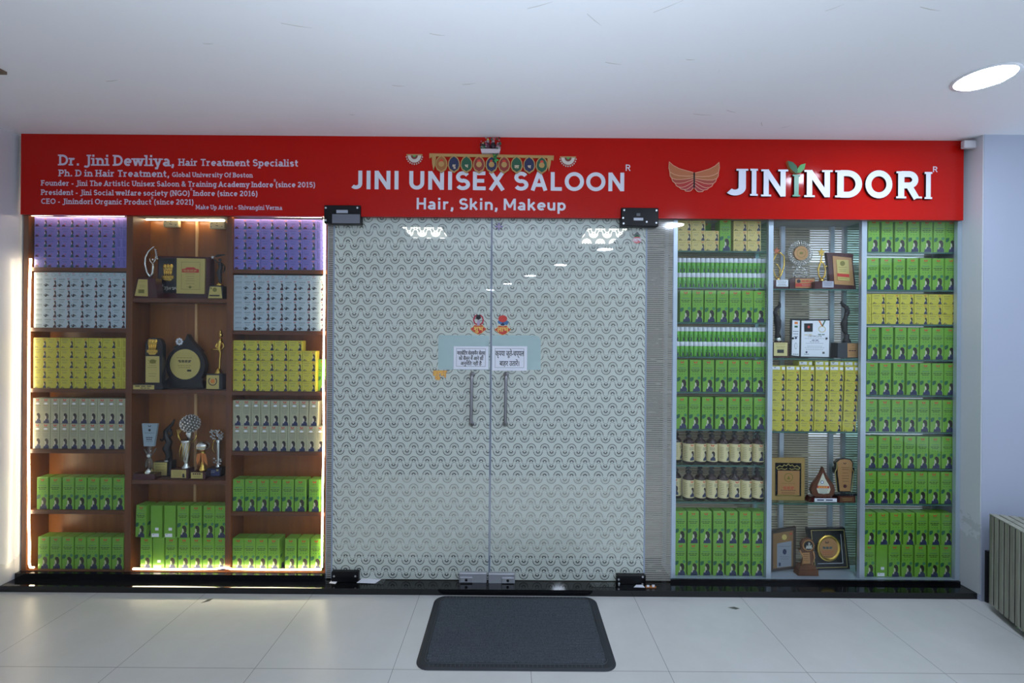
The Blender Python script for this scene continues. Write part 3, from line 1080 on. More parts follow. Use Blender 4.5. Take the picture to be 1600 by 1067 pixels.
def fitting(parent, o, x0, y0, x1, y1, name='patch_fitting', m=BLACKM, screws=(), depth=.022):
    a, c = dl(o, x0, y1), dl(o, x1, y0)
    d = MB()
    d.rbox(a[0], c[0], -depth, -.0005, a[2], c[2], m, .003)
    f = d.build(name, parent)
    for px, py in screws:
        k = dl(o, px, py)
        d = MB()
        d.tube([(k[0], -depth - .002, k[2]), (k[0], -depth + .001, k[2])], .0055, SCREW, 10, False)
        d.build('screw', f)
    return f


f = fitting(doorL, oL, 511.5, 324.5, 567.5, 352.5, depth=.05, screws=((514.5, 328.5), (563, 328.5), (514.3, 347.5)))
d = MB(); a, c = dl(oL, 524.5, 352), dl(oL, 567, 338.6); d.box(a[0], c[0], -.053, -.05, a[2], c[2], mat('grey_cover_plate', (116, 118, 126), .35, .6))
a, c = dl(oL, 531, 336.6), dl(oL, 548.5, 332); d.box(a[0], c[0], -.053, -.05, a[2], c[2], mat('pale_insert', (170, 174, 184), .35, .5)); d.build('cover_plate', f)
f = fitting(doorR, oR, 967.5, 328.5, 1025, 356.5, depth=.05, screws=((972, 332), (1021.5, 332.5), (970.3, 344), (971, 352.5), (1006.5, 350), (1021.3, 351.5)))
d = MB(); a, c = dl(oR, 986.5, 347.8), dl(oR, 1001, 344); d.box(a[0], c[0], -.053, -.05, a[2], c[2], MATS['pale_insert'])
a, c = dl(oR, 991, 341), dl(oR, 996.5, 337); d.box(a[0], c[0], -.053, -.05, a[2], c[2], mat('dull_insert', (90, 94, 100), .4)); d.build('spindle_plate', f)
fitting(doorL, oL, 520.5, 889.5, 562.5, 905, screws=((525, 896), (558, 896)), depth=.03)
fitting(doorR, oR, 962, 895, 1007, 908.3, screws=((965.3, 907), (964.8, 901), (1002, 897), (1001.5, 908)), depth=.03)
for dr, o, x0, y0, x1, y1, cx in ((doorL, oL, 718, 892, 761, 907, (720, 739)), (doorR, oR, 763.5, 893, 804.5, 908, (784, 803))):
    f = fitting(dr, o, x0, y0, x1, y1, 'lock', LOCKM, depth=.028)
    a, c = dl(o, cx[0], y1 - 2), dl(o, cx[1], y0 + 5)
    d = MB(); d.rbox(a[0], c[0], -.036, -.027, a[2], c[2], LOCKM, .002)
    k = dl(o, (cx[0] + cx[1]) / 2, (y0 + y1) / 2 + 1.5)
    d.tube([(k[0], -.0375, k[2]), (k[0], -.035, k[2])], .008, BLACKM, 14)
    d.build('keyhole', f)

# pale etched band behind the notices, one half on each leaf
BAND = m_glass('pale_film', (.9, .97, .97), 1.0, .1)
t_ = NT(BAND)
o_ = [n for n in t_.n if n.type == 'OUTPUT_MATERIAL'][0]
df = t_.new('ShaderNodeBsdfDiffuse'); df.inputs[0].default_value = rgb(196, 222, 224)
t_.link(t_.shmix(.55, o_.inputs[0].links[0].from_socket, df.outputs[0]), o_.inputs[0])
for dr, o, x0, x1, s in ((doorL, oL, 684.5, 764.5, 0), (doorR, oR, 768.5, 845, 1)):
    a, c = dl(o, x0, 577.5), dl(o, x1, 524)
    r = .03
    if s:
        pts = [(a[0], a[2]), (c[0], a[2]), (c[0], c[2] - r), (c[0] - r * .3, c[2] - r * .3), (c[0] - r, c[2]), (a[0], c[2])]
    else:
        pts = [(a[0], a[2]), (c[0], a[2]), (c[0], c[2]), (a[0] + .006, c[2]), (a[0], c[2] - .006)]
    d = MB(); d.poly(pts, -.0012, BAND); d.build('film_band', dr)


def flat_sticker(name, label, cat, px, py, fn, Y=DOORY - .0022, group=None):
    q = P(px, py, Y)
    d = MB()
    s = 1 / ppm(Y)
    fn(d, s)
    return tag(d.build(name, None, q), label, cat, group)


def notice(x0, y0, x1, y1, rows, sizes):
    def fn(d, s):
        w, h = (x1 - x0) * s, (y1 - y0) * s
        d.box(-w / 2, w / 2, -.0004, .0002, -h / 2, h / 2, PAPER)
        for q in ribbon([(-w * .42, -h * .37), (w * .41, -h * .37), (w * .41, h * .4), (-w * .42, h * .4), (-w * .42, -h * .37)], .0016):
            d.poly(q, -.0007, GREYINK)
        for s_, z, sz, ww in rows:
            font_text(d, s_, 0, h * z, sz * s, -.0008, INK, bold=.16 * s, width=ww * w)
    return fn


flat_sticker('paper_notice', 'white printed notice in three lines taped to the door leaf beside the wooden case', 'notice', 736, 559,
             notice(709, 541, 763.5, 577, [('मार्केिटंग सेल्समैन सेल्स', .13, 8.4, .8), ('को सैलून में आने की', -.1, 8, .7), ('अनुमित नहीं है', -.32, 8, .6)], 0))
flat_sticker('paper_notice', 'white printed notice in two lines taped to the door leaf beside the glass case', 'notice', 796.3, 560,
             notice(769, 540.5, 823.5, 579, [('कृपया जूते-चप्पल', .1, 12, .82), ('बाहर उतारें।', -.3, 11.5, .56)], 0))
STRED = mat('sticker_red', (196, 56, 46), .4)
STGOLD = mat('sticker_gold', (232, 190, 96), .4)
STORANGE = mat('sticker_orange', (222, 128, 50), .4)


def auspicious(word, top):
    def fn(d, s):
        pts = [(-12.5, 0), (-8, 3), (-6, 6), (0, 5), (6, 6), (8, 3), (12.5, 0), (8, -3.2), (5, -6), (0, -8), (-5, -6), (-8, -3.2)]
        d.prism([(a * s * 1.06, c_ * s * 1.1) for a, c_ in pts], -.0006, 0, STGOLD)
        d.poly([(a * s, c_ * s) for a, c_ in pts], -.0009, STRED)
        font_text(d, word, 0, -3.2 * s, 10.5 * s, -.0013, STGOLD, bold=.35 * s)
        if top == 0:     # two curling red plumes round a dark crest
            for sg in (-1, 1):
                for q in ribbon([(sg * a * s, c_ * s) for a, c_ in ((2, 7), (6, 9), (7.5, 14), (6, 19), (2.5, 22))], 2.2 * s):
                    d.poly(q, -.0008, mat('sticker_crimson', (178, 44, 70), .4))
            d.poly([(a * s, c_ * s) for a, c_ in ((-4, 17), (0, 14), (4, 17), (3, 22), (-3, 22))], -.001, INK)
            d.poly([(a * s, c_ * s) for a, c_ in circ(0, 10, 2, 5, 10)], -.001, mat('sticker_lilac', (180, 160, 190), .4))
        else:
            for a, c_, r, mm in ((0, 17, 7, STRED), (-4, 12, 4, mat('sticker_teal', (60, 110, 160), .4)), (5, 11, 4, mat('sticker_teal', (60, 110, 160), .4)), (3, 17, 3.5, WHITE), (-3, 19, 3, STORANGE), (0, 9, 3.5, NAVY)):
                d.poly([(x * s, z * s) for x, z in circ(a, c_, r, r * .8, 12)], -.0008 - r * 1e-5, mm)
    return fn


flat_sticker('festive_sticker', 'red plumed sticker with gold script on the wooden-case side of the door gap', 'sticker', 747.5, 514, auspicious('शुभ', 0))
flat_sticker('festive_sticker', 'red sticker with gold script and blue crest on the glass-case side of the door gap', 'sticker', 785.5, 515, auspicious('लाभ', 1))


def orange(d, s):
    font_text(d, 'शुभ', 0, -3 * s, 15 * s, -.0005, STORANGE, bold=1.0 * s)
    font_text(d, 'शुभ', 0, -3 * s, 15 * s, -.0009, STGOLD, bold=.3 * s)


flat_sticker('script_sticker', 'orange cut-out script sticker below the pale band on the door', 'sticker', 687, 586, orange)


def flower_st(d, s):
    for k in range(8):
        g = k * pi / 4
        r = 8.5 if k % 2 else 7
        m = mat('sticker_violet', (128, 112, 172), .4) if k % 2 == 0 else mat('sticker_greydark', (96, 96, 104), .4)
        d.prism([(x * s, z * s) for x, z in ((0, 0), (r * .6 * cos(g - .3), r * .6 * sin(g - .3)), (r * cos(g), r * sin(g)), (r * .6 * cos(g + .3), r * .6 * sin(g + .3)))], -.0006, 0, m)
    d.poly([(x * s, z * s) for x, z in circ(0, 0, 2.4, n=10)], -.001, mat('sticker_lilac', (180, 160, 190), .4))


flat_sticker('flower_sticker', 'violet flower sticker at the top of the door by the centre gap', 'sticker', 779.5, 354, flower_st)


def pot_st(d, s):
    d.prism([(x * s, z * s) for x, z in ((-6.5, 6.5), (0, 13), (6.5, 6.5), (0, 8.5))], -.0006, 0, mat('sticker_greydark', (96, 96, 104), .4))
    d.prism([(x * s, z * s) for x, z in ((-5.5, 5.5), (0, 9), (5.5, 5.5), (0, 4.5))], -.0005, 0, LEAFG)
    d.prism([(x * s, z * s) for x, z in circ(0, 0, 7, 5.2, 16)], -.0007, 0, mat('sticker_pink', (206, 110, 112), .4))
    font_text(d, 'लाभ', 0, -2.6 * s, 8 * s, -.0012, PAPER, bold=.3 * s)


flat_sticker('pot_sticker', 'small pink pot-shaped sticker below the black fitting beside the glass case', 'sticker', 995.5, 375, pot_st)

# clear acrylic sheets on the step beside the lower hinges
ACR = m_glass('clear_acrylic', (.93, .95, .95), 1.3)
for i, (pts, labels) in enumerate((([(513, 911.5), (598, 913), (606, 902), (519, 903)], ([(514, 911), (524, 912), (530, 905), (520, 904.5)], [(557, 910.5), (586, 911.5), (596, 905), (565, 904)])),
                                   ([(924, 917), (1008.5, 918.5), (1007, 911), (921, 910)], ([(990, 917.5), (1008, 918), (1004, 913.5), (994, 913.5)],)))):
    def g2(px, py, z=.0345):
        u, v = px - CX, py - CY
        v0 = -u * sin(ROLL) + v * cos(ROLL)
        u0 = u * cos(ROLL) + v * sin(ROLL)
        dd = (CAMZ - z) * F / v0
        return Vector((u0 / F * dd, max(dd - DIST, -.096), z))
    w = [g2(*q) for q in pts]
    c0 = sum((Vector(k) for k in w), Vector()) / 4
    t = thing('acrylic_sheet', ('clear acrylic sheet on the step by the wooden-case hinge', 'clear acrylic sheet on the step by the glass-case hinge')[i], 'acrylic sheet', (c0.x, c0.y, .034))
    d = MB()
    lo = [(k.x - c0.x, k.y - c0.y, .0003) for k in w]
    d.add(lo + [(x, y, .003) for x, y, z in lo], [(3, 2, 1, 0), (4, 5, 6, 7), (0, 1, 5, 4), (1, 2, 6, 5), (2, 3, 7, 6), (3, 0, 4, 7)], ACR)
    d.build('sheet', t)
    for lb in labels:
        k = [g2(*q, .0375) for q in lb]
        d = MB(); d.add([(q.x - c0.x, q.y - c0.y, .0034) for q in k], [(0, 1, 2, 3)], PAPER); d.build('paper_scrap', t)
q = g2(1017, 918)
b = MB()
b.prism([(-.03, 0), (.028, 0), (.03, .008), (.012, .014), (-.01, .01), (-.032, .012)], -.004, 0, mat('marigold', (168, 108, 54), .6))
b.box(-.024, -.01, -.005, -.001, .006, .016, PAPER); b.box(.006, .02, -.005, -.001, .006, .018, PAPER)
tag(b.build('dried_petal', None, (q.x, q.y, .034)), 'small orange scrap lying on the black step by the glass case', 'scrap')


# ------------------------------------------------------------------ display cases
def zof(px, py, Y=.03):
    return P(px, py, Y).z


BW = [P(x, 620, .0).x for x in (34, 41.5, 195, 205, 352.5, 361, 508.5, 511.5)]
ZT = P(275, 330).z
ZB = .071
SHELF_L = {'wall': [421.5, 515.5, 610, 704.5, 799], 'mid': [469.5, 612, 752.5], 'door': [425, 520, 614.5, 708, 802]}
case = thing('display_case', 'lit wooden display case of boxes and trophies beside the white wall', 'display case', (BW[0], 0, .034))
cx0 = Vector(case.location)


def cbox(name, x0, x1, y0, y1, z0, z1, m, par=case, c0=cx0):
    d = MB(); d.box(x0 - c0.x, x1 - c0.x, y0 - c0.y, y1 - c0.y, z0 - c0.z, z1 - c0.z, m)
    return d.build(name, par)


cbox('sill', XL + .004, BW[7], -.026, .16, .0345, .067, BLACKP)
cbox('base_board', BW[0], BW[7], .0, .15, .0675, ZB + .0, WOODX)
DEP = .135
cbox('back_panel', BW[0], BW[7], DEP, DEP + .012, ZB, ZT, BACKW)
for n_, a, c in (('side_panel', 0, 1), ('divider', 2, 3), ('divider', 4, 5), ('side_panel', 6, 7)):
    cbox(n_, BW[a], BW[c], .004, DEP, ZB, ZT, WOOD)
cbox('top_board', BW[0], BW[7], .004, DEP, ZT, ZT + .02, WOODX)
SZ = {}
for bay, (a, c) in (('wall', (1, 2)), ('mid', (3, 4)), ('door', (5, 6))):
    mid = (47 + 195) / 2 if bay == 'wall' else 278 if bay == 'mid' else 434
    SZ[bay] = []
    for py in SHELF_L[bay]:
        z1 = zof(mid, py - 3.0, .02)
        cbox('shelf', BW[a], BW[c], .008, DEP, z1 - .022, z1, WOODX)
        SZ[bay].append(z1)
    SZ[bay].append(ZB)
cbox('batten', P(308, 500, DEP).x - .007, P(308, 500, DEP).x + .007, DEP - .01, DEP - .0005, ZB, ZT, mat('pale_batten', (206, 160, 108), .5))
d = MB(); d.box(BW[0] - cx0.x, BW[7] - cx0.x, -.022, -.018, ZB - cx0.z, ZT - .036 - cx0.z, GLASS); d.build('glass_front', case)
# LED strips (each run a lamp of its own)
def strip(name, label, pts, r=.0045):
    b = MB(); b.tube([Vector(p) for p in pts], r, LEDM, 8)
    o = b.build(name)
    return tag(o, label, 'led strip', 'LED strips in the wooden case')


def led(px, py, Y=.002):
    q = P(px, py, Y)
    return (q.x, q.y, q.z)


strip('led_strip', 'glowing LED strip running up the wall side of the wooden case',
      [led(53, 886.5), led(47.5, 886.5), led(45.6, 880), led(46, 850), led(44.8, 815), led(45.4, 780), led(44.6, 700), led(45, 600), led(45.4, 500), led(46.5, 440), led(48, 404)], .005)
strip('led_strip', 'glowing LED strip across the top of the lilac boxes nearer the wall', [led(50, 336.5), led(90, 336), led(140, 336.8), led(194, 337)])
strip('led_strip', 'glowing LED strip across the top of the trophy bay', [led(229, 342.5, .1), led(280, 343, .1), led(350, 344.5, .1)], .006)
strip('led_strip', 'glowing LED strip across the top of the lilac boxes nearer the door', [led(362, 337.5), led(420, 338), led(470, 338.5), led(502, 339)], .005)
strip('led_strip', 'glowing LED strip running up the door side of the wooden case',
      [led(506.5, 343), led(507, 420), led(506, 520), led(505.3, 600), led(506, 680), led(504, 770), led(503.3, 850), led(503, 886)], .005)
strip('led_strip', 'glowing LED strip along the base of the wooden case', [led(208, 888.5, -.004), led(270, 889.5, -.004), led(335, 889, -.004), led(350, 886.5, -.004), led(362, 889, -.004), led(430, 890, -.004), led(502, 889.5, -.004)], .005)
for i, (px, py) in enumerate(((269, 349), (341, 351.5))):
    q = P(px, py, .11)
    t = thing('led_driver', ('cream LED driver above the big gold plaque', 'cream LED driver above the star dancer trophy')[i], 'led driver', (q.x, .11, q.z - .024), 0, None)
    d = MB(); d.rbox(-.046, .046, -.012, .012, 0, .045, mat('driver_cream', (214, 196, 150), .5), .003); d.build('body', t)
    for a, c in ((-.03, .03), (0, .03), (-.004, .016), (.004, .014), (.03, .01), (-.036, .008)):
        d = MB(); d.box(a - .003, a + .003, -.0128, -.012, c, c + .004, INK); d.build('terminal', t)

# glass case beside the column
GW = [P(x, 620, 0).x for x in (1050.5, 1057, 1199, 1206.5, 1344.5, 1352.5, 1494, 1502)]
GZT = P(1275, 333).z
GZB = .056
GD = .17
gcase = thing('display_case', 'unlit aluminium and glass display case beside the white column', 'display case', (GW[0], 0, .034))
g0 = Vector(gcase.location)
gbox = lambda name, x0, x1, y0, y1, z0, z1, m: cbox(name, x0, x1, y0, y1, z0, z1, m, gcase, g0)
gbox('sill', GW[0] - .005, XR - .008, -.012, .19, .0345, .0525, BLACKP)
gbox('base_board', GW[0], GW[7], .001, GD, .053, GZB, ALU)
for a, c in ((0, 1), (2, 3), (4, 5), (6, 7)):
    gbox('post', GW[a], GW[c], -.002, .02, GZB, GZT, ALU)
    gbox('rear_post', (GW[a] + GW[c]) / 2 - .01, (GW[a] + GW[c]) / 2 + .01, GD - .02, GD, GZB, GZT, ALU)
gbox('top_rail', GW[0], GW[7], .0, GD, GZT, GZT + .02, ALU)
gbox('soffit_rail', GW[0], GW[7], GD - .022, GD, GZT - .03, GZT, ALU)
for px in (1221, 1298):
    q = P(px, 600, GD - .01)
    gbox('mullion', q.x - .013, q.x + .013, GD - .018, GD - .001, GZB, GZT - .03, ALU)
d = MB(); d.quad(GW[0] - g0.x, GW[7] - g0.x, GZB - g0.z, GZT - g0.z, GD + .004, LINEB); d.build('back_glass', gcase)
d = MB(); d.box(GW[0] - g0.x, GW[7] - g0.x, -.009, -.004, GZB - g0.z, GZT - g0.z, GLASS); d.build('glass_front', gcase)
for xx in (GW[2] + .016, GW[4] + .022):
    d = MB(); d.box(xx - g0.x, xx + .004 - g0.x, .021, GD - .021, GZB - g0.z, GZT - g0.z, SHELFG); d.build('side_glass', gcase)
GX = {'door': (GW[1] - .004, GW[2] + .0155), 'mid': (GW[2] + .0205, GW[4] + .0215), 'col': (GW[4] + .0265, XR - .0075)}
SHELF_R = {'door': (1, 2, 1128, [392.5, 449.5, 504, 557.5, 612.5, 670.5, 726.5, 783.5]), 'mid': (3, 4, 1275, [451.8, 560, 674, 785.5]),
           'col': (5, 6, 1424, [394.5, 453.5, 507, 562, 617.5, 675, 732, 787])}
GS = {}
for bay, (a, c, mid, ys) in SHELF_R.items():
    GS[bay] = []
    for py in ys:
        z1 = zof(mid, py, .03)
        d = MB(); d.box(GX[bay][0] - g0.x, GX[bay][1] - g0.x, .022, GD - .022, z1 - .008 - g0.z, z1 - g0.z, SHELFG)
        d.box(GX[bay][0] - g0.x, GX[bay][1] - g0.x, .0205, .022, z1 - .008 - g0.z, z1 - g0.z, EDGEG)
        d.build('shelf', gcase)
        GS[bay].append(z1)
    GS[bay].append(GZB)

# ------------------------------------------------------------------ printed cartons
def woman(d, x, z, w, h, y, coat=None, hair=None, small=False):
    def pp(pts, m, k):
        d.poly([(x + a * w, z + c * h) for a, c in pts], y - k, m)
    pp([(.12, 0), (.98, 0), (.96, .24), (.78, .42), (.5, .43), (.34, .3), (.2, .24)], coat or NAVY, 0)
    pp([(.42, .95), (.6, 1), (.78, .94), (.89, .76), (.87, .5), (.72, .38), (.6, .44), (.56, .68), (.42, .76), (.37, .85)], hair or HAIR, .00012)
    if small:
        pp([(.36, .74), (.5, .68), (.54, .5), (.46, .42), (.38, .46), (.32, .6)], SKIN, .0002)
        return
    pp([(.38, .74), (.5, .69), (.55, .5), (.49, .43), (.41, .46), (.35, .6)], SKIN, .0002)
    pp([(.25, .27), (.36, .47), (.44, .45), (.41, .32), (.34, .22)], SKIN, .0003)


def butterfly(d, x, z, s, y, m=None):
    for sg in (-1, 1):
        d.poly([(x + sg * a * s, z + c * s) for a, c in ((.03, -.15), (.1, .1), (.5, .42), (.52, .12), (.36, -.14), (.16, -.3))], y, m or REDINK)


def bar(d, x0, x1, z, t, y, m):
    d.quad(x0, x1, z, z + t, y, m)


def carton_base(d, w, h, dp, m):
    d.rbox(-w / 2, w / 2, 0, dp, 0, h, m, .0012)


def words_row(d, x0, x1, z, t, y, m, n):
    """a run of small word marks"""
    w = (x1 - x0) / n
    for i in range(n):
        d.quad(x0 + i * w, x0 + (i + .8) * w, z, z + t, y, m)


BRAND = 'JININDORI'
E = -.0004


def mk_green(rev=False):
    w, h, dp = .066, .188, .066
    d = MB(); carton_base(d, w, h, dp, GREEN)
    if rev:
        for z in (.165, .155, .145, .135, .12, .11):
            words_row(d, -.022, .02, z, .0012, E, GREEND, 7)
        bar(d, -w / 2 + .002, w / 2 - .002, .1, .0012, E, GREEND)
        d.quad(-.006, .014, .042, .058, E, PAPER)
        d.quad(-.026, .016, .004, .024, E, PAPER)
        butterfly(d, -.016, .018, .008, E * 2, INK)
    else:
        butterfly(d, 0, .172, .02, E)
        font_text(d, BRAND, 0, .1585, .0052, E, NAVY, width=.026)
        font_text(d, BRAND, 0, .137, .0085, E, BLUEINK, width=.042)
        words_row(d, -.027, .027, .126, .0036, E, INK, 3)
        words_row(d, -.02, .02, .117, .0034, E, INK, 3)
        for a in (-.019, -.003, .013):
            d.poly(circ(a + .002, .103, .0048, n=10), E, GREEND)
            d.poly(circ(a + .002, .103, .0024, n=8), E * 1.5, LEAFG)
        d.poly([(-.0325, .08), (-.024, .086), (-.0105, .086), (-.012, .07), (-.02, .062), (-.031, .06)], E, LEAFG)
        d.poly([(-.0325, .064), (-.027, .074), (-.022, .067), (-.03, .06)], E * 1.5, TEALINK)
        d.poly(circ(.02, .081, .0085, n=14), E, TEALINK)
        d.poly(circ(.02, .081, .0062, n=12), E * 1.5, LEAFL)
        d.poly(circ(.02, .081, .0032, n=8), E * 2, TEALINK)
        woman(d, -.022, .0015, .05, .071, E)
        # side face carries a leaf too
        d.add([(w / 2 + .0004, .008, .07), (w / 2 + .0004, .03, .07), (w / 2 + .0004, .034, .09), (w / 2 + .0004, .014, .086)], [(0, 1, 2, 3)], LEAFG)
        d.add([(w / 2 + .0004, .02, .002), (w / 2 + .0004, .056, .002), (w / 2 + .0004, .052, .03), (w / 2 + .0004, .03, .034)], [(0, 1, 2, 3)], NAVY)
    return d


def mk_soap(card, kind, w=.0798, h=.0588, dp=.05):
    d = MB(); carton_base(d, w, h, dp, card)
    x0 = -w / 2
    ink = {'lilac': BLUEINK, 'white': INK, 'yellow': NAVY, 'beige': YELD}[kind]
    font_text(d, BRAND, x0 + w * .33, h * .76, .0078, E, ink, width=w * .46)
    if kind == 'white':
        d.quad(x0 + w * .1, x0 + w * .56, h * .745, h * .758, E, INK)
    words_row(d, x0 + w * .14, x0 + w * .5, h * .6, .0018, E, GREYINK if kind != 'lilac' else BLUEINK, 4)
    words_row(d, x0 + w * .18, x0 + w * .46, h * .5, .0018, E, GREYINK if kind != 'lilac' else BLUEINK, 3)
    butterfly(d, x0 + w * .8, h * .84, .012, E, STORANGE if kind == 'lilac' else REDINK)
    bar(d, x0 + w * .72, x0 + w * .88, h * .71, .0014, E, GREYINK)
    woman(d, x0 + w * .67, .001, w * .28, h * .66, E, {'lilac': TEALINK, 'white': MAROONI, 'yellow': NAVY, 'beige': NAVY}[kind], None, True)
    if kind == 'lilac':
        d.poly([(x0 + w * .06, .003), (x0 + w * .34, .003), (x0 + w * .3, .011), (x0 + w * .16, .016), (x0 + w * .09, .01)], E, MAROONI)
        d.poly(circ(x0 + w * .3, .018, .003, n=8), E, REDINK)
    elif kind == 'white':
        for k in range(5):
            g = radians(30 + k * 28)
            for q in ribbon([(x0 + w * .16, .004), (x0 + w * .16 + .012 * cos(g), .006 + .014 * sin(g)), (x0 + w * .2 + .018 * cos(g), .004 + .013 * sin(g))], .0034):
                d.poly(q, E, INK)
    else:
        d.poly([(x0 + w * .04, .001), (x0 + w * .34, .001), (x0 + w * .26, .009), (x0 + w * .16, .012), (x0 + w * .1, .007)], E, YELD)
        d.poly(circ(x0 + w * .22, .006, .003, n=8), E * 1.5, CREAM)
    return d


def mk_end(card, ink, w=.0305, h=.0588, dp=.05):
    d = MB(); carton_base(d, w, h, dp, card)
    for k, x in ((0, -.004), (1, .004)):
        for i in range(5 - k):
            d.quad(x - .0016, x + .0016, .008 + i * .0088, .008 + i * .0088 + .0068, E, ink)
    d.quad(-w / 2 + .001, w / 2 - .001, .054, .0552, E, ink)
    return d


def mk_whiteend(w=.0595, h=.0291, dp=.05):
    d = MB(); carton_base(d, w, h, dp, WCARD)
    font_text(d, BRAND, 0, .015, .0085, E, INK, width=.036)
    words_row(d, -.02, .02, .009, .0015, E, GREYINK, 5)
    return d


def mk_flat(card, kind, w=.0798, h=.0285, dp=.056):
    d = MB(); carton_base(d, w, h, dp, card)
    if kind == 'white':
        butterfly(d, -.026, .021, .01, E)
        bar(d, -.034, -.012, .013, .0015, E, GREYINK)
        bar(d, -.034, -.016, .008, .0015, E, GREYINK)
        for q in ribbon(circ(.018, .014, .01, n=14) + [circ(.018, .014, .01, n=14)[0]], .0012):
            d.poly(q, E, GREYINK)
        for q in ribbon([(.03, .004), (.036, .022)], .0012):
            d.poly(q, E, GREYINK)
    else:
        d.quad(-.036, .008, .006, .024, E, PAPER)
        d.quad(.02, .038, .006, .022, E, PAPER)
        butterfly(d, -.022, .019, .012, E * 2, INK)
        words_row(d, -.034, .0, .009, .0014, E * 2, GREYINK, 5)
    return d


def mk_cream():
    w, h, dp = .0535, .148, .052
    d = MB(); carton_base(d, w, h, dp, CREAM)
    butterfly(d, 0, .137, .018, E)
    bar(d, -.012, .012, .1265, .0018, E, GREYINK)
    d.poly(circ(0, .117, .011, .0055, 14), E, PAPER)
    font_text(d, BRAND, 0, .1015, .0072, E, INK, width=.036)
    for i, z in enumerate((.093, .086, .079, .072)):
        words_row(d, -.02 + .002 * i, .02 - .002 * i, z, .0016, E, GREYINK, 5)
    woman(d, -.019, .0015, .04, .06, E)
    d.quad(-w / 2 + .001, w / 2 - .001, .001, .0022, E * .5, GREYINK)
    return d


PROTO = {}


def proto(key, mb, name):
    PROTO[key] = (mb, name)


proto('green', mk_green(), 'hair_oil_carton')
proto('greenrev', mk_green(True), 'hair_oil_carton')
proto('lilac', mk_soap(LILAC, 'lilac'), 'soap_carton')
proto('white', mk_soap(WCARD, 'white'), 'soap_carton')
proto('yellow', mk_soap(YEL, 'yellow'), 'soap_carton')
proto('beige', mk_soap(BEIGE, 'beige'), 'soap_carton')
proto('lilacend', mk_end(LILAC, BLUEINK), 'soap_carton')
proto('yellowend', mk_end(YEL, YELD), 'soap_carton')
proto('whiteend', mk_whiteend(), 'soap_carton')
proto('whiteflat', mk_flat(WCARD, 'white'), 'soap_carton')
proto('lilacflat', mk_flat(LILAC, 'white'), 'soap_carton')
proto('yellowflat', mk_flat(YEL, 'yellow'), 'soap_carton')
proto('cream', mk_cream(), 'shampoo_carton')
SRC = {}


def put(key, label, group, x, y, z, rz=0.0, ry=0.0, cat='carton'):
    mb, name = PROTO[key]
    if key not in SRC:
        o = SRC[key] = mb.build(name)
    else:
        o = SRC[key].copy()
        COL.objects.link(o)
    o.location = (x, y, z + LIFT)
    o.rotation_euler = (0, ry, rz)
    return tag(o, label, cat, group)


SH = ['top shelf', 'second shelf', 'third shelf', 'fourth shelf', 'fifth shelf', 'sixth shelf', 'seventh shelf', 'eighth shelf', 'bottom']
BAYN = {('w', 'wall'): ("wooden case's wall bay", 'wall'), ('w', 'mid'): ("wooden case's trophy bay", 'wall'), ('w', 'door'): ("wooden case's door bay", 'trophies'),
        ('g', 'door'): ("glass case's door bay", 'door'), ('g', 'mid'): ("glass case's trophy bay", 'door'), ('g', 'col'): ("glass case's column bay", 'trophies')}
CN = {'green': 'green', 'greenrev': 'green', 'lilac': 'lilac', 'white': 'white', 'yellow': 'yellow', 'beige': 'beige', 'cream': 'cream'}


LIM = {('w', 'wall'): (BW[1], BW[2]), ('w', 'mid'): (BW[3], BW[4]), ('w', 'door'): (BW[5], BW[6]),
       ('g', 'door'): GX['door'], ('g', 'mid'): GX['mid'], ('g', 'col'): GX['col']}
WID = {'green': .066, 'greenrev': .066, 'cream': .0535, 'lilacend': .0305, 'yellowend': .0305, 'whiteend': .0595}


def inside(x, key, case_, bay, extra=.0):
    a, c = LIM[(case_, bay)]
    if (case_, bay) == ('w', 'wall'):
        a += .021          # room for the LED strip beside the panel
    w = WID.get(key, .0798) / 2 + .0008 + extra
    return min(max(x, a + w), c - w)


def mid(px0, px1, py, Y):
    Y = min(Y, .036) if px0 > 700 else 0.0
    return (P(px0, py, Y).x + P(px1, py, Y).x) / 2


def row_cartons(key, case_, bay, shelf_i, pairs, pyc, z, Y, what, tier=None, rots=None, special=None, dz=None):
    """cartons whose photo columns are pairs (left, right); tier names the row when the shelf holds several"""
    bn, ref = BAYN[(case_, bay)]
    sh = SH[shelf_i]
    tr = f', {tier}' if tier else ''
    for i, (a, c) in enumerate(pairs):
        k = key
        if special and i in special:
            k = special[i]
        rz, ry = (rots or {}).get(i, (0, 0))
        if key in ('green', 'cream') and not rots:
            rz = random.uniform(-.006, .006)
        extra = ' turned backwards' if k == 'greenrev' else ''
        put(k, f"{what}{extra}, {OR[i]} from the {ref}{tr}, {sh}, {bn}", f"{what}s, {sh}, {bn}", inside(mid(a, c, pyc, Y), k, case_, bay, .0665 * max(0, abs(rz) - .01) + .16 * abs(ry)), Y, z, rz, ry)


def pr(*xs):
    return [(xs[i], xs[i + 1]) for i in range(len(xs) - 1)]


def grid(key, case_, bay, shelf_i, xs, rows, z, Y, what, h=.0592, skip=(), pyc=600):
    for r in range(rows):                        # r = 0 at the top
        pairs = [q for i, q in enumerate(pr(*xs)) if (r, i) not in skip]
        row_cartons(key, case_, bay, shelf_i, pairs, pyc, z + (rows - 1 - r) * h, Y, what, f'{OR[r]} row down')


def ends(key, case_, bay, shelf_i, cols, rows, z, Y, h, what, pyc):
    bn, ref = BAYN[(case_, bay)]
    for j, (a, c) in enumerate(cols):
        for r in range(rows):
            which = f'column {("nearer", "farther")[j]} the {ref}, ' if len(cols) > 1 else ''
            put(key, f"end-on {what}, {OR[r]} down, {which}{SH[shelf_i]}, {bn}", f"end-on {what}s, {SH[shelf_i]}, {bn}", inside(mid(a, c, pyc, Y), key, case_, bay), Y, z + (rows - 1 - r) * h, 0)


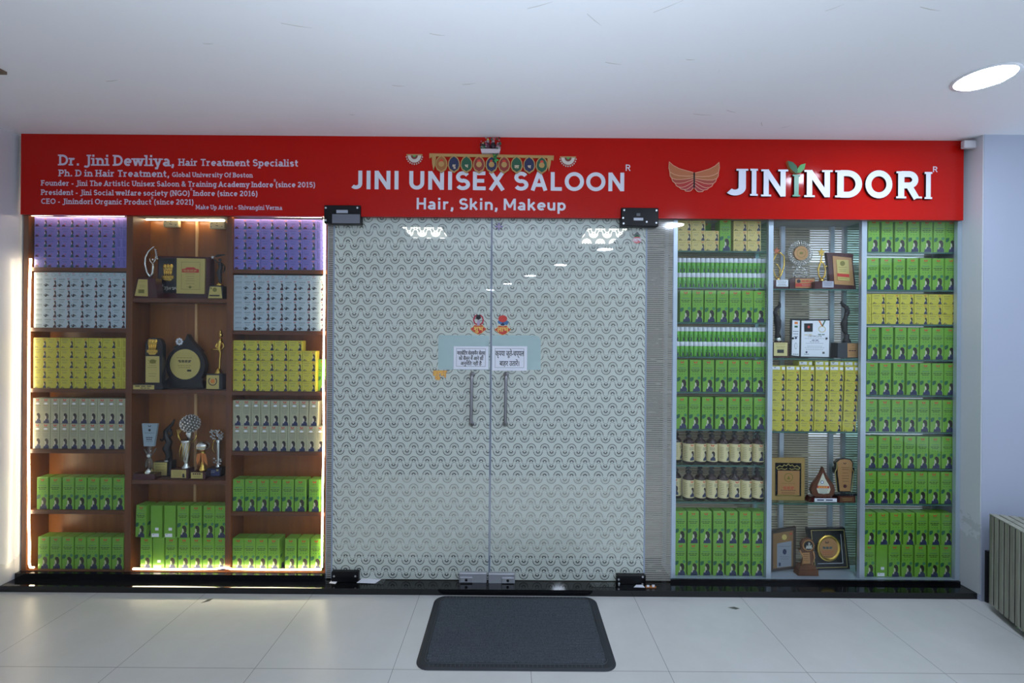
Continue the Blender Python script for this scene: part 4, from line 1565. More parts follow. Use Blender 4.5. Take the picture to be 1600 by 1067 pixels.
YF = .0155
s = SZ['wall']
LX = (47.8, 69.4, 90.9, 112.5, 134, 156, 178.1)
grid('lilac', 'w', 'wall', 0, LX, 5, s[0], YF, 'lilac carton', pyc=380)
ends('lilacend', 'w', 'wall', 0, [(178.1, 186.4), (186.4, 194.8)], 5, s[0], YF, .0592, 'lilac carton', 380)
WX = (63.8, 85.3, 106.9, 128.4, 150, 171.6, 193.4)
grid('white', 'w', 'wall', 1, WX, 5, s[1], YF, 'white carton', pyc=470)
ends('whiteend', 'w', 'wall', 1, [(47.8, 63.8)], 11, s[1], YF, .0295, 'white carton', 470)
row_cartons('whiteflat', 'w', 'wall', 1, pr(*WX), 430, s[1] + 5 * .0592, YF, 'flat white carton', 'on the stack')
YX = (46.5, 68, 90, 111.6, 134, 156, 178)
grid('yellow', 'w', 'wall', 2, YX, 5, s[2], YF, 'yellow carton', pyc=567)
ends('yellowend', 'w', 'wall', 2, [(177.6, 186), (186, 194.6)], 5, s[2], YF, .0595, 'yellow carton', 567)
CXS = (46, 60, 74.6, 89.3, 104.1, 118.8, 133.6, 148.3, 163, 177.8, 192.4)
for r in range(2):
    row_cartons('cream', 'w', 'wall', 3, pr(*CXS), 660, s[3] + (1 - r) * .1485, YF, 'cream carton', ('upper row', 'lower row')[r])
row_cartons('green', 'w', 'wall', 4, pr(52.2, 72, 92.6, 112.3, 131.9, 151.8, 172, 191.6), 770, s[4], YF, 'green carton')
row_cartons('green', 'w', 'wall', 8, pr(54.4, 73.3, 92.3, 111.9, 131.3, 150.9, 170.8, 190), 860, s[5], YF, 'green carton')

s = SZ['mid']
top = [(206, 224.5), (231.5, 250.5), (252, 272), (272.5, 293), (293.1, 313.2), (313.8, 333.5), (334.4, 353)]
bot = [(215.3, 234.5), (235, 253.8), (254.4, 274), (275.3, 294), (294, 313.6), (313.8, 332.5), (332.8, 351.5)]
row_cartons('green', 'w', 'mid', 8, top, 812, s[3] + .1885, YF, 'green carton', 'upper row', {0: (-.12, .03)}, {1: 'greenrev', 2: 'greenrev'})
row_cartons('green', 'w', 'mid', 8, bot, 862, s[3], YF, 'green carton', 'lower row', {}, {1: 'greenrev'})

s = SZ['door']
LX2 = (361.3, 383, 405, 426.9, 448.7, 470.4, 492.2)
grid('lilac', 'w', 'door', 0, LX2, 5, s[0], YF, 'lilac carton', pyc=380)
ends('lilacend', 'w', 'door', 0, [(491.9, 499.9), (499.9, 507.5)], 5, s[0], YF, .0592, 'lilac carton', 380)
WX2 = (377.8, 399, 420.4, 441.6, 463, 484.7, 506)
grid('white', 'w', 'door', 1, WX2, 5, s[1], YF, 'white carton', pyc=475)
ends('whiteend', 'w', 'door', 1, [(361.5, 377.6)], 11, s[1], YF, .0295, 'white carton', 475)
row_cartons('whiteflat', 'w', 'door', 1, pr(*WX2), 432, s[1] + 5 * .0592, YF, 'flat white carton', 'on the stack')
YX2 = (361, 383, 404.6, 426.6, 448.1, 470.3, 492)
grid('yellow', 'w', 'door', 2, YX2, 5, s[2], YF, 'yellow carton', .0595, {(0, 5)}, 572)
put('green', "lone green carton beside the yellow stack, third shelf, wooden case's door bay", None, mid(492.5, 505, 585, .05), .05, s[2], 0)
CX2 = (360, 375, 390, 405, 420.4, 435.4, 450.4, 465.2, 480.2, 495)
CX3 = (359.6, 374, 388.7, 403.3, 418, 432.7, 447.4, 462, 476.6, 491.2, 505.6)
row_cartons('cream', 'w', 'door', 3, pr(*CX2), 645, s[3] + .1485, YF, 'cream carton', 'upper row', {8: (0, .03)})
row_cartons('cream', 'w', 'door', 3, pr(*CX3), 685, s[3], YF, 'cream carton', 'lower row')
row_cartons('green', 'w', 'door', 4, pr(360.5, 379.5, 398.9, 418.3, 437.7, 457.7, 477) + [(480, 499)], 775, s[4], YF, 'green carton', None, {7: (-.12, 0)})
row_cartons('green', 'w', 'door', 8, [(360.5, 378.6), (378.8, 397), (397.2, 415.4), (416, 434.6), (442.6, 461.6), (462.9, 481.9), (483, 501.6)], 865, s[5], YF, 'green carton', None, {3: (-.05, 0)})

s = GS['door']
YG = .026
BX = ((1059, 1080.4), (1080.6, 1102))
bn = "glass case's door bay"
for r, (n0, n1) in enumerate(((2, 2), (3, 2), (3, 2))):
    cols = [(1059, 1080.4), (1080.6, 1102), (1102.2, 1123.6)][:n0] + [(1146, 1167.4), (1167.6, 1189)]
    for i, q in enumerate(cols):
        put('beige', f"beige carton, {OR[i]} from the door, {OR[r]} row down, top shelf, {bn}", f'beige cartons, top shelf, {bn}', mid(*q, 365, YG), YG, s[0] + (2 - r) * .0592)
put('green', f'green carton standing between the beige stacks, top shelf, {bn}', None, mid(1124.3, 1142.5, 365, YG), YG, s[0], 0)
put('green', f'green carton tucked behind the three-high beige stack, top shelf, {bn}', None, mid(1101, 1117, 365, .095), .095, s[0], 0)
put('green', f'green carton wedged by the post past the beige cartons, top shelf, {bn}', None, mid(1185, 1203, 365, .06) - .024, .092, s[0], 0)

# vials and pump bottles
VG = mat('vial_green', (104, 176, 66), .2)
VC = mat('vial_cap', (220, 224, 232), .35)
vb = MB()
vb.lathe([(.0118, 0), (.0128, .002), (.0128, .058), (.0118, .0605)], VG, 16)
for k in range(3):      # print wraps the front
    pass
vb.poly([(-.004, .004), (.006, .004), (.005, .014), (.002, .02), (-.002, .018)], -.01295, NAVY)
vb.poly([(-.001, .016), (.005, .014), (.0045, .024), (0, .026), (-.002, .022)], -.0131, HAIR)
vb.quad(-.0055, .0055, .036, .0385, -.01295, BLUEINK)
vb.quad(-.0045, .0045, .031, .0325, -.01295, LEAFG)
vb.poly([(-.007, .02), (-.003, .026), (-.0035, .03), (-.0075, .026)], -.01295, LEAFG)
vc = MB(); vc.lathe([(.0122, .0605), (.0132, .062), (.0132, .085), (.012, .087)], VC, 16)
vsrc = vb.build('oil_vial')
vcap = vc.build('cap', vsrc)
vcap['label'] = 'white cap'
first = True
for sh_, x0, x1, n, py in ((1, 1057.5, 1196.4, 19, 425), (3, 1054.8, 1196.4, 20, 533)):
    for r in range(2):
        for i in range(n):
            if first:
                o, first = vsrc, False
            else:
                o = vsrc.copy(); COL.objects.link(o)
                k = vcap.copy(); k.parent = o; COL.objects.link(k)
            px = x0 + (i + .5) * (x1 - x0) / n
            o.location = (P(px, py, .05).x, .05, s[sh_] + LIFT + (1 - r) * .0876)
            o.rotation_euler = (0, 0, random.uniform(-.4, .4))
            tag(o, f"green vial, {OR[i]} from the door, {('upper', 'lower')[r]} row, {SH[sh_]}, {bn}", 'vial', f'green vials, {SH[sh_]}, {bn}')

row_cartons('green', 'g', 'door', 2, [(1062, 1080.6), (1081, 1100), (1100.7, 1119), (1119.8, 1138.8), (1139.5, 1157.8), (1159, 1177.4), (1178, 1196.2)], 480, s[2], YG, 'green carton', None, {6: (0, -.02)})
row_cartons('green', 'g', 'door', 4, pr(1056.4, 1076.5, 1097, 1117, 1136.9, 1156.3, 1176, 1195.4), 590, s[4], YG, 'green carton', None, {0: (0, -.012), 6: (0, -.008)})
row_cartons('green', 'g', 'door', 5, pr(1055.4, 1075.6, 1095.2, 1116, 1136.8, 1157.2, 1177.2, 1196.6), 645, s[5], YG, 'green carton')
BR = mat('amber_bottle', (46, 24, 20), .08)
BLAB = mat('bottle_label', (216, 202, 152), .45)
PUMP = mat('pump_black', (24, 22, 24), .25)


def bottle_proto():
    d = MB(); d.lathe([(.030, 0), (.033, .004), (.033, .118), (.031, .13), (.022, .143), (.0135, .149), (.0125, .158)], BR, 24)
    o = d.build('pump_bottle')
    d = MB()
    n, r, z0, z1 = 24, .0335, .018, .122
    vs, fs = [], []
    for k in range(n + 1):
        a = radians(-170 + 340 * k / n) - pi / 2
        vs += [(r * cos(a), r * sin(a), z0), (r * cos(a), r * sin(a), z1)]
    for k in range(n):
        fs.append((2 * k, 2 * k + 2, 2 * k + 3, 2 * k + 1))
    d.add(vs, fs, BLAB, True)
    # printed figure and lines, following the curve
    def cut(pts, x, keep):
        out = []
        for i, p in enumerate(pts):
            q = pts[i - 1]
            a, c = (p[0] - x) * keep, (q[0] - x) * keep
            if (a >= 0) != (c >= 0):
                t_ = c / (c - a)
                out.append((q[0] + (p[0] - q[0]) * t_, q[1] + (p[1] - q[1]) * t_))
            if a >= 0:
                out.append(p)
        return out

    def cur(pts, m, dr=.0003):
        x = math.floor(min(p[0] for p in pts) / .004) * .004
        while x < max(p[0] for p in pts):
            q = cut(cut(pts, x, 1), x + .004, -1)
            if len(q) > 2:
                d.add([((r + dr) * sin(a / r), -(r + dr) * cos(a / r), z) for a, z in q], [tuple(range(len(q)))], m)
            x += .004
    def fig(ox, oz, w, h):
        for pts, m, dr in (([(.12, 0), (.98, 0), (.96, .24), (.78, .42), (.5, .43), (.34, .3), (.2, .24)], NAVY, .0004),
                           ([(.42, .95), (.6, 1), (.78, .94), (.89, .76), (.87, .5), (.72, .38), (.6, .44), (.56, .68), (.42, .76), (.37, .85)], HAIR, .0006),
                           ([(.37, .74), (.5, .69), (.55, .5), (.49, .43), (.41, .46), (.34, .6)], SKIN, .0008)):
            cur([(ox + a * w, oz + c * h) for a, c in pts], m, dr)
    fig(-.016, .024, .036, .056)
    for sg in (-1, 1):
        pts = [(.002 + sg * a * .018, .112 + c * .018) for a, c in ((.03, -.15), (.1, .1), (.5, .42), (.52, .12), (.36, -.14), (.16, -.3))]
        cur(pts if sg > 0 else pts[::-1], REDINK)
    for z in (.098, .092, .086):
        cur([(-.014, z), (.016, z), (.016, z + .0022), (-.014, z + .0022)], GREYINK)
    for z in (.1, .09, .08, .07, .06, .05, .04):
        cur([(-.048, z), (-.026, z), (-.026, z + .002), (-.048, z + .002)], YELD)
        cur([(.028, z), (.05, z), (.05, z + .002), (.028, z + .002)], YELD)
    lab = d.build('label', o)
    lab['label'] = 'cream printed label'
    d = MB()
    d.lathe([(.0155, .157), (.0165, .158), (.0165, .17), (.012, .173), (.006, .175), (.006, .184), (.013, .185), (.0135, .192), (.011, .194)], PUMP, 18)
    d.tube([(0, 0, .188), (-.012, -.004, .188), (-.024, -.008, .184)], [.006, .005, .0035], PUMP, 8)
    d.build('pump', o)
    return o


b0 = bottle_proto()
first = True
for sh_, rots in ((6, (.8, .2, .45, -.3, .5, .4, .45, .1)), (7, (-.4, .25, .35, .5, .6, 0, .5, .25))):
    for i, px in enumerate((1062, 1077, 1095.3, 1113.2, 1131, 1148.8, 1166.6, 1185)):
        if first:
            o, first = b0, False
        else:
            o = b0.copy(); COL.objects.link(o)
            for ch in list(b0.children):
                k = ch.copy(); k.parent = o; COL.objects.link(k)
        yb_ = .062 if i else .1
        o.location = (P(px, 720, .05).x - (.006 if i == 0 else 0), yb_, s[sh_] + LIFT)
        o.rotation_euler = (0, 0, rots[i])
        tag(o, f"amber pump bottle, {OR[i]} from the door, {SH[sh_]}, {bn}", 'bottle', f'amber pump bottles, {SH[sh_]}, {bn}')
for r in range(2):
    row_cartons('green', 'g', 'door', 8, pr(1053.6, 1073.4, 1093, 1113, 1133.2, 1154, 1174.2, 1194.4), 850, s[8] + (1 - r) * .1885, YG, 'green carton', ('upper row', 'lower row')[r])

s = GS['mid']
yc = [(1205.4, 1227.6), (1228, 1250.2), (1250.6, 1272.6), (1273.6, 1295.8), (1296.2, 1318.2), (1320, 1342)]
off = (0, -.4, -.8, -1.2, -1.6, -2.4)
for r in range(6):
    pairs = [(a + off[r] * i * .3, c + off[r] * i * .3) for i, (a, c) in enumerate(yc)]
    row_cartons('yellow', 'g', 'mid', 2, pairs, 625, s[2] + (5 - r) * .0592, YG, 'yellow carton', f'{OR[r]} row down')
row_cartons('yellowflat', 'g', 'mid', 2, yc, 572, s[2] + 6 * .0592, YG, 'flat yellow carton', 'lower layer')
row_cartons('yellowflat', 'g', 'mid', 2, [(1248, 1270), (1273.5, 1295.5), (1297, 1319), (1319.6, 1341)], 565, s[2] + 6 * .0592 + .0287, YG + .012, 'flat yellow carton', 'top layer')

s = GS['col']
ROWS = {0: ((1355, 1375.8, 1397, 1417.8, 1438, 1458.4, 1477.6, 1496), 370), 1: ((1354, 1374.4, 1395, 1415.4, 1436.4, 1456.4, 1475.6, 1495.6), 430),
        3: ((1353.5, 1376, 1397.4, 1417.6, 1437, 1456.4, 1475.2, 1494), 535), 4: ((1352.5, 1373, 1394, 1415.5, 1436, 1456, 1475, 1493.6), 590),
        5: ((1351, 1372, 1393, 1412.5, 1433, 1453, 1472.6, 1491.6), 650), 6: ((1350.6, 1371.6, 1392, 1412, 1431.8, 1451.6, 1470.8, 1490.6), 705),
        7: ((1350, 1370.4, 1390.4, 1409.8, 1429.8, 1449.6, 1469, 1489.6), 760)}
for k, (xs, py) in ROWS.items():
    row_cartons('green', 'g', 'col', k, pr(*xs), py, s[k], YG, 'green carton')
grid('yellow', 'g', 'col', 2, (1361.9, 1384, 1406, 1428.2, 1450.4, 1472.4, 1494.4), 3, s[2], YG, 'yellow carton', pyc=482)
ends('yellowend', 'g', 'col', 2, [(1353.2, 1361.7)], 3, s[2], YG, .0592, 'yellow carton', 482)
for r, xs in enumerate(((1349, 1369.6, 1389.6, 1410, 1430.4, 1451, 1470, 1489), (1348.6, 1368.4, 1387.8, 1408, 1428, 1449, 1468.6, 1487.6))):
    row_cartons('green', 'g', 'col', 8, pr(*xs), 850, s[8] + (1 - r) * .1885, YG, 'green carton', ('upper row', 'lower row')[r], None, {1: 'greenrev'} if r else None)

# ------------------------------------------------------------------ trophies and plaques
ITEMS = []


class Item:
    """a trophy drawn in the units of an enlarged photo piece: origin ox, oy, factor k; (bx, by) its foot"""
    def __init__(s, name, label, cat, ox, oy, k, bx, z, Y, rz=0.0, by=None):
        s.ox, s.oy, s.k, s.bx = ox, oy, k, bx
        s.Y = Y
        yx = Y
        s.s = 1.0 / (k * ppm(yx))
        q = P(ox + bx / k, oy + (by or 0) / k, yx)
        s.by = by
        s.lim = LIM[('w', 'mid')] if bx / k + ox < 700 else LIM[('g', 'mid')]
        ITEMS.append(s)
        s.t = thing(name, label, cat, (q.x, Y, z + LIFT), rz)

    def __call__(s, x, y):
        return ((x - s.bx) * s.s, (s.by - y) * s.s)

    def pts(s, *p):
        return [s(*q) for q in p]

    def part(s, name, fn, label=None):
        d = MB(); fn(d)
        o = d.build(name, s.t)
        if label:
            o['label'] = label
        return o


def rect(x0, y0, x1, y1):
    return [(x0, y0), (x1, y0), (x1, y1), (x0, y1)]


def text_rows(d, it, x0, x1, ys, y, m=None, n=5, t=3):
    for i, yy in enumerate(ys):
        a, c = it(x0, yy), it(x1, yy + t)
        ins = (c[0] - a[0]) * (.06 * (i % 3))
        words_row(d, a[0] + ins, c[0] - ins, c[1], a[1] - c[1], y, m or GREYINK, n)


def figure(d, it, pts, rads, y, m):
    d.tube([(it(*p)[0], y, it(*p)[1]) for p in pts], [r * it.s for r in rads], m, 10)


sm = SZ['mid']
# 1 crescent award
I = Item('crescent_trophy', 'silver crescent trophy with a raised-arm figure beside the big gold plaque', 'trophy', 190, 330, 5.333, 190, sm[0], .03, 0, 716)
I.part('base', lambda d: (d.prism(I.pts((130, 548), (280, 550), (300, 714), (105, 714)), -.02, .03, MAROON)))
I.part('plate', lambda d: (d.poly(I.pts((142, 560), (218, 562), (222, 702), (112, 698)), -.0206, GOLDP), text_rows(d, I, 150, 205, (578, 610, 622), -.0212, YELD), d.poly(I.pts(*rect(143, 645, 192, 676)), -.0212, YELD)))
I.part('crescent', lambda d: figure(d, I, [(222, 545), (190, 500), (172, 430), (176, 375), (200, 325), (235, 292), (250, 284)], [9, 8, 7, 7, 6, 5, 2], 0, SILVER))
I.part('figure', lambda d: (figure(d, I, [(222, 545), (236, 500), (240, 450), (236, 420)], [10, 8, 9, 8], 0, SILVER), figure(d, I, [(236, 425), (215, 405), (212, 380)], [5, 4, 3], 0, SILVER),
                            figure(d, I, [(238, 425), (256, 400), (262, 360)], [5, 4, 3], 0, SILVER), d.ball((I(238, 394)[0], 0, I(238, 394)[1]), 9 * I.s, SILVER, 8)))
I.part('feathers', lambda d: [d.prism(I.pts((248 + k * 4, 300 + k * 16), (272 + k * 3, 312 + k * 18), (262 + k * 3, 322 + k * 18)), -.003, .003, SILVER) for k in range(5)])
# 2 big plaque
I = Item('award_plaque', 'wide maroon plaque with gold lion emblem and gold plate on the upper trophy shelf', 'plaque', 190, 330, 5.333, 525, sm[0], .088, 0, 720)
I.part('case', lambda d: (d.prism(I.pts((310, 362), (745, 368), (745, 718), (310, 718)), -.01, .03, MAROON), d.poly(I.pts((318, 380), (470, 380), (470, 668), (318, 668)), -.0106, DARKF)))
I.part('plate', lambda d: (d.prism(I.pts((475, 380), (710, 384), (706, 676), (475, 672)), -.018, -.0102, GOLDP), [d.poly(q, -.0184, YELD) for q in ribbon(I.pts((515, 412), (668, 414), (666, 640), (515, 638), (515, 412)), 2 * I.s)],
                           d.poly(I.pts((520, 470), (545, 468), (560, 456), (620, 456), (636, 468), (660, 472), (660, 500), (520, 498)), -.0188, STRED),
                           text_rows(d, I, 530, 650, (478, 486), -.0194, GOLDP, 4, 4), text_rows(d, I, 550, 630, (508, 530, 548, 566, 590, 618), -.0188, YELD), d.poly([(p[0], p[1]) for p in circ(*I(588, 620), 11 * I.s)], -.019, YELD)))
def lion(d, it, cx, y0, s, y):
    """three-headed lion capital in relief on a round abacus"""
    for dx in (-26, 0, 26):
        d.ball((it(cx + dx * s, y0 + 20 * s)[0], y, it(cx, y0 + 20 * s)[1]), 19 * s * it.s, GOLD, 8, (1, .5, 1.05))
        d.ball((it(cx + dx * s, y0 + 24 * s)[0], y - 6 * s * it.s, it(cx, y0 + 26 * s)[1]), 9 * s * it.s, GOLD, 6, (1, .6, 1))
    d.prism(it.pts((cx - 40 * s, y0 + 30 * s), (cx + 40 * s, y0 + 30 * s), (cx + 34 * s, y0 + 85 * s), (cx - 34 * s, y0 + 85 * s)), y - .003, y + .004, GOLD)
    for dx in (-28, -8, 10, 28):
        d.tube([(it(cx + dx * s, 0)[0], y - .003, it(0, y0 + 50 * s)[1]), (it(cx + dx * s * .9, 0)[0], y - .004, it(0, y0 + 98 * s)[1])], 6 * s * it.s, GOLD, 6)
    d.prism(it.pts((cx - 48 * s, y0 + 98 * s), (cx + 48 * s, y0 + 98 * s), (cx + 48 * s, y0 + 122 * s), (cx - 48 * s, y0 + 122 * s)), y - .004, y + .004, GOLD)
    for dx in (-30, 0, 30):
        d.ball((it(cx + dx * s, 0)[0], y - .005, it(0, y0 + 110 * s)[1]), 9 * s * it.s, GOLD, 6, (1, .4, 1))
    d.prism(it.pts((cx - 40 * s, y0 + 124 * s), (cx + 40 * s, y0 + 124 * s), (cx + 24 * s, y0 + 142 * s), (cx - 24 * s, y0 + 142 * s)), y - .003, y + .004, GOLD)


I.part('emblem', lambda d: lion(d, I, 398, 428, 1.0, -.012), 'gold lion emblem in relief')
def script(d):
    for pts in ([(334, 602), (336, 640)], [(330, 604), (352, 600), (356, 612), (338, 620), (354, 640)], [(362, 622), (372, 616), (378, 624), (366, 638), (378, 640), (380, 618)], [(388, 612), (392, 640), (384, 650)],
                [(398, 620), (402, 640), (412, 622), (416, 640), (424, 620)], [(430, 626), (440, 620), (444, 640), (432, 638)], [(452, 620), (450, 640), (458, 622), (468, 640)]):
        for q in ribbon(I.pts(*pts), 4 * I.s):
            d.poly(q, -.0112, mat('script_silver', (206, 200, 190), .3, .5))
I.part('lettering', script)
# 3 star dancer
I = Item('figurine_trophy', 'black dancer trophy holding a silver star beside the big gold plaque', 'trophy', 190, 330, 5.333, 800, sm[0], .05, 0, 724)
I.part('base', lambda d: d.prism(I.pts((738, 614), (858, 616), (856, 722), (732, 722)), -.015, .03, DARKF))
I.part('plate', lambda d: (d.poly(I.pts((750, 622), (842, 624), (852, 718), (736, 718)), -.0156, GOLDP), d.poly(circ(*I(790, 648), 18 * I.s), -.016, YELD), d.poly(circ(*I(760, 636), 8 * I.s), -.016, YELD), d.poly(I.pts(*rect(745, 690, 830, 702)), -.016, INK)))
I.part('figure', lambda d: (figure(d, I, [(822, 590), (818, 545), (812, 500), (824, 465), (820, 430), (818, 412)], [12, 16, 20, 15, 18, 8], 0, BLACKP), d.ball((I(818, 397)[0], 0, I(818, 397)[1]), 13 * I.s, BLACKP, 8),
                            figure(d, I, [(806, 425), (785, 408), (762, 384)], [6, 5, 4], 0, BLACKP), figure(d, I, [(834, 425), (858, 455), (854, 485), (836, 505)], [6, 5, 5, 4], 0, BLACKP)))
I.part('wing', lambda d: d.prism(I.pts((770, 372), (796, 352), (858, 350), (858, 358), (820, 366), (790, 374)), -.003, .003, BLACKP))
I.part('star', lambda d: d.prism([(I(758, 376)[0] + (18 if k % 2 == 0 else 7) * I.s * cos(radians(100 + k * 36)), I(758, 376)[1] + (18 if k % 2 == 0 else 7) * I.s * sin(radians(100 + k * 36))) for k in range(10)], -.004, .002, SILVER))
I.part('foot', lambda d: d.lathe([(.02, I(0, 612)[1]), (.017, I(0, 600)[1]), (.009, I(0, 588)[1])], GOLD, 14, (I(820, 0)[0], 0)))
# 4 arch plaque
k2 = 4.267
I = Item('award_plaque', 'black arched plaque with gold lion emblem on the middle trophy shelf', 'plaque', 190, 510, k2, 165, sm[1], .03, 0, 416)
I.part('base', lambda d: d.prism(I.pts((68, 380), (262, 380), (262, 415), (68, 415)), -.02, .035, DARKF))
I.part('name_strip', lambda d: (d.poly(I.pts((66, 386), (206, 386), (206, 414), (66, 414)), -.0206, GOLDP), text_rows(d, I, 80, 195, (390,), -.0212, INK, 3, 6), text_rows(d, I, 115, 180, (403,), -.0212, INK, 3, 5)))
I.part('arch', lambda d: d.prism(I.pts((135, 380), (245, 380), (247, 120), (236, 90), (215, 74), (165, 72), (142, 88), (133, 120)), -.008, .02, DARKF))
I.part('plate', lambda d: (d.poly(I.pts((137, 195), (228, 195), (230, 370), (137, 370)), -.0086, GOLDP), text_rows(d, I, 152, 214, (222, 240, 255, 268, 310, 326), -.0092, YELD), d.poly(circ(*I(184, 230), 22 * I.s, 14 * I.s), -.009, YELD)))
I.part('emblem', lambda d: lion(d, I, 184, 80, .74, -.01), 'gold lion emblem in relief')
# 5 drop plaque
I = Item('drop_plaque', 'large black drop-shaped plaque with round gold face on the middle trophy shelf', 'plaque', 190, 510, k2, 430, sm[1], .088, 0, 417)
I.part('stand', lambda d: d.prism(I.pts((268, 416), (555, 416), (545, 372), (480, 345), (330, 340), (290, 375)), -.012, .03, DARKF))
drop = [(440 + 130 * cos(radians(g)), 265 - 135 * sin(radians(g))) for g in range(120, 415, 15)]
I.part('drop', lambda d: d.prism(I.pts(*(drop + [(545, 170), (505, 130), (470, 90), (450, 55), (438, 90), (400, 112), (350, 150)])), -.02, .012, BLACKP))
I.part('face', lambda d: (d.prism([I(440 + 100 * cos(radians(g)), 255 - 100 * sin(radians(g))) for g in range(0, 360, 12)], -.024, -.0195, GOLDP), text_rows(d, I, 385, 490, (210, 262, 275), -.0246, YELD), text_rows(d, I, 395, 485, (228, 236), -.0246, INK, 4, 6), d.poly(I.pts(*rect(455, 290, 482, 302)), -.0246, INK)), 'round gold face')
I.part('flower', lambda d: [d.ball((I(400 + 17 * cos(k * pi / 4), 0)[0], -.022, I(0, 105 + 17 * sin(k * pi / 4))[1]), 8 * I.s, WHITE, 6, (1, .4, 1)) for k in range(8)] + [d.ball((I(400, 0)[0], -.023, I(0, 105)[1]), 7 * I.s, SILVER, 6, (1, .5, 1))], 'white flower ornament')
# 6 gold figure
I = Item('figurine_trophy', 'slim gold dancer trophy on a black block, middle trophy shelf', 'trophy', 190, 510, k2, 632, sm[1], .055, 0, 416)
I.part('base', lambda d: d.prism(I.pts((580, 312), (685, 312), (687, 415), (578, 415)), -.02, .03, DARKF))
I.part('plate', lambda d: (d.poly(I.pts((582, 320), (664, 320), (664, 412), (580, 412)), -.0206, GOLDP), [d.poly(q, -.0212, MAROONI) for q in ribbon([I(622 + 27 * cos(radians(g)), 360 - 27 * sin(radians(g))) for g in range(-230, 60, 20)], 6 * I.s)], d.poly(circ(*I(622, 360), 15 * I.s), -.0212, STORANGE)))
I.part('figure', lambda d: (figure(d, I, [(648, 302), (655, 270), (656, 220), (660, 175), (650, 140), (658, 100), (662, 75)], [12, 6, 6, 7, 14, 16, 7], -.002, GOLD), figure(d, I, [(642, 110), (632, 130), (650, 150), (600, 148)], [6, 5, 6, 4], -.008, GOLD),
                            figure(d, I, [(674, 105), (684, 130), (668, 152)], [6, 5, 5], -.004, GOLD), d.ball((I(660, 0)[0], -.002, I(0, 55)[1]), 13 * I.s, GOLD, 8, (1, 1, 1.3)), figure(d, I, [(658, 45), (660, 20)], [9, 5], -.002, GOLD)))
I.part('foot', lambda d: d.lathe([(.024, I(0, 310)[1]), (.02, I(0, 300)[1]), (.008, I(0, 270)[1])], GOLD, 16, (I(646, 0)[0], 0)))
# 7 crystal trophy with white plate
CRG = m_glass('crystal_glass', (.86, .88, .88), 2.5)
I = Item('crystal_trophy', 'clear crystal trophy with a pale printed plate on the lowest trophy shelf', 'trophy', 190, 510, k2, 170, sm[2], .026, 0, 1016)
I.part('base', lambda d: d.prism(I.pts((80, 978), (222, 978), (224, 1015), (76, 1015)), -.016, .035, MAROON))
I.part('disc', lambda d: d.lathe([(.02, I(0, 978)[1]), (.019, I(0, 962)[1]), (.011, I(0, 945)[1])], SILVER, 18, (0, 0)))
I.part('stem', lambda d: (figure(d, I, [(150, 945), (152, 900), (172, 870), (150, 835), (136, 815)], [7, 6, 7, 6, 5], 0, CRG), figure(d, I, [(190, 945), (190, 900), (170, 870), (200, 835), (216, 810)], [7, 6, 7, 6, 5], .002, CRG),
                          figure(d, I, [(170, 945), (170, 860), (170, 800)], [16, 10, 22], .004, CRG), d.ball((I(170, 0)[0], 0, I(0, 860)[1]), 14 * I.s, CRYSTAL, 8)), 'twisted clear stem')
I.part('plate', lambda d: (d.prism(I.pts((126, 645), (230, 645), (208, 796), (140, 796)), -.006, .006, mat('frosted_plate', (150, 166, 176), .3)), butterfly(d, I(178, 0)[0], I(0, 662)[1], .016, -.0066, INK), d.poly(circ(*I(178, 688), 8 * I.s), -.0066, INK),
                           text_rows(d, I, 145, 212, (705,), -.0066, GREYINK), text_rows(d, I, 155, 200, (735, 748), -.0066, INK, 3, 6), text_rows(d, I, 155, 200, (762,), -.0066, GREYINK)))
# 8 black dancer
I = Item('figurine_trophy', 'black arching dancer trophy with gold plate beside the crystal trophy', 'trophy', 190, 510, k2, 300, sm[2], .084, 0, 1012)
I.part('base', lambda d: d.prism(I.pts((228, 912), (340, 908), (340, 1010), (228, 1010)), -.01, .03, DARKF))
I.part('plate', lambda d: (d.poly(I.pts((231, 914), (320, 914), (318, 1000), (231, 1000)), -.0206, GOLDP), text_rows(d, I, 240, 308, (925, 942, 965), -.0212, YELD)))
I.part('figure', lambda d: (figure(d, I, [(312, 906), (316, 870), (300, 825), (316, 785), (296, 745), (290, 710), (312, 690), (335, 665), (350, 632)], [22, 20, 26, 20, 18, 12, 12, 9, 4], 0, BLACKP),
                            figure(d, I, [(296, 745), (270, 775), (258, 765)], [9, 7, 5], -.004, BLACKP), figure(d, I, [(300, 760), (330, 735), (322, 700)], [9, 7, 6], .004, BLACKP), d.ball((I(318, 0)[0], 0, I(0, 706)[1]), 15 * I.s, BLACKP, 8)))
I.part('collar', lambda d: d.lathe([(.022, I(0, 911)[1]), (.021, I(0, 903)[1]), (.012, I(0, 898)[1])], SILVER, 16, (I(308, 0)[0], 0)))
# 9 cup
I = Item('trophy_cup', 'tall silver cup topped by a beaded ball on the lowest trophy shelf', 'trophy', 190, 510, k2, 425, sm[2], .055, 0, 1012)
I.part('base', lambda d: d.prism(I.pts((346, 948), (462, 948), (462, 1011), (344, 1011)), -.022, .03, MAROON))
I.part('plate', lambda d: (d.poly(I.pts((348, 952), (448, 952), (448, 1006), (348, 1006)), -.0226, GOLDP), text_rows(d, I, 358, 420, (962, 972, 984), -.0232, YELD), d.poly(I.pts((424, 980), (434, 975), (440, 1002), (424, 1002)), -.0232, INK)))
cxq = I(432, 0)[0]
I.part('cup', lambda d: d.lathe([(.026, I(0, 946)[1]), (.024, I(0, 936)[1]), (.012, I(0, 920)[1]), (.012, I(0, 908)[1]), (.019, I(0, 895)[1]), (.024, I(0, 840)[1]), (.029, I(0, 770)[1]), (.032, I(0, 757)[1]), (.026, I(0, 762)[1])], SILVER, 22, (cxq, 0)))
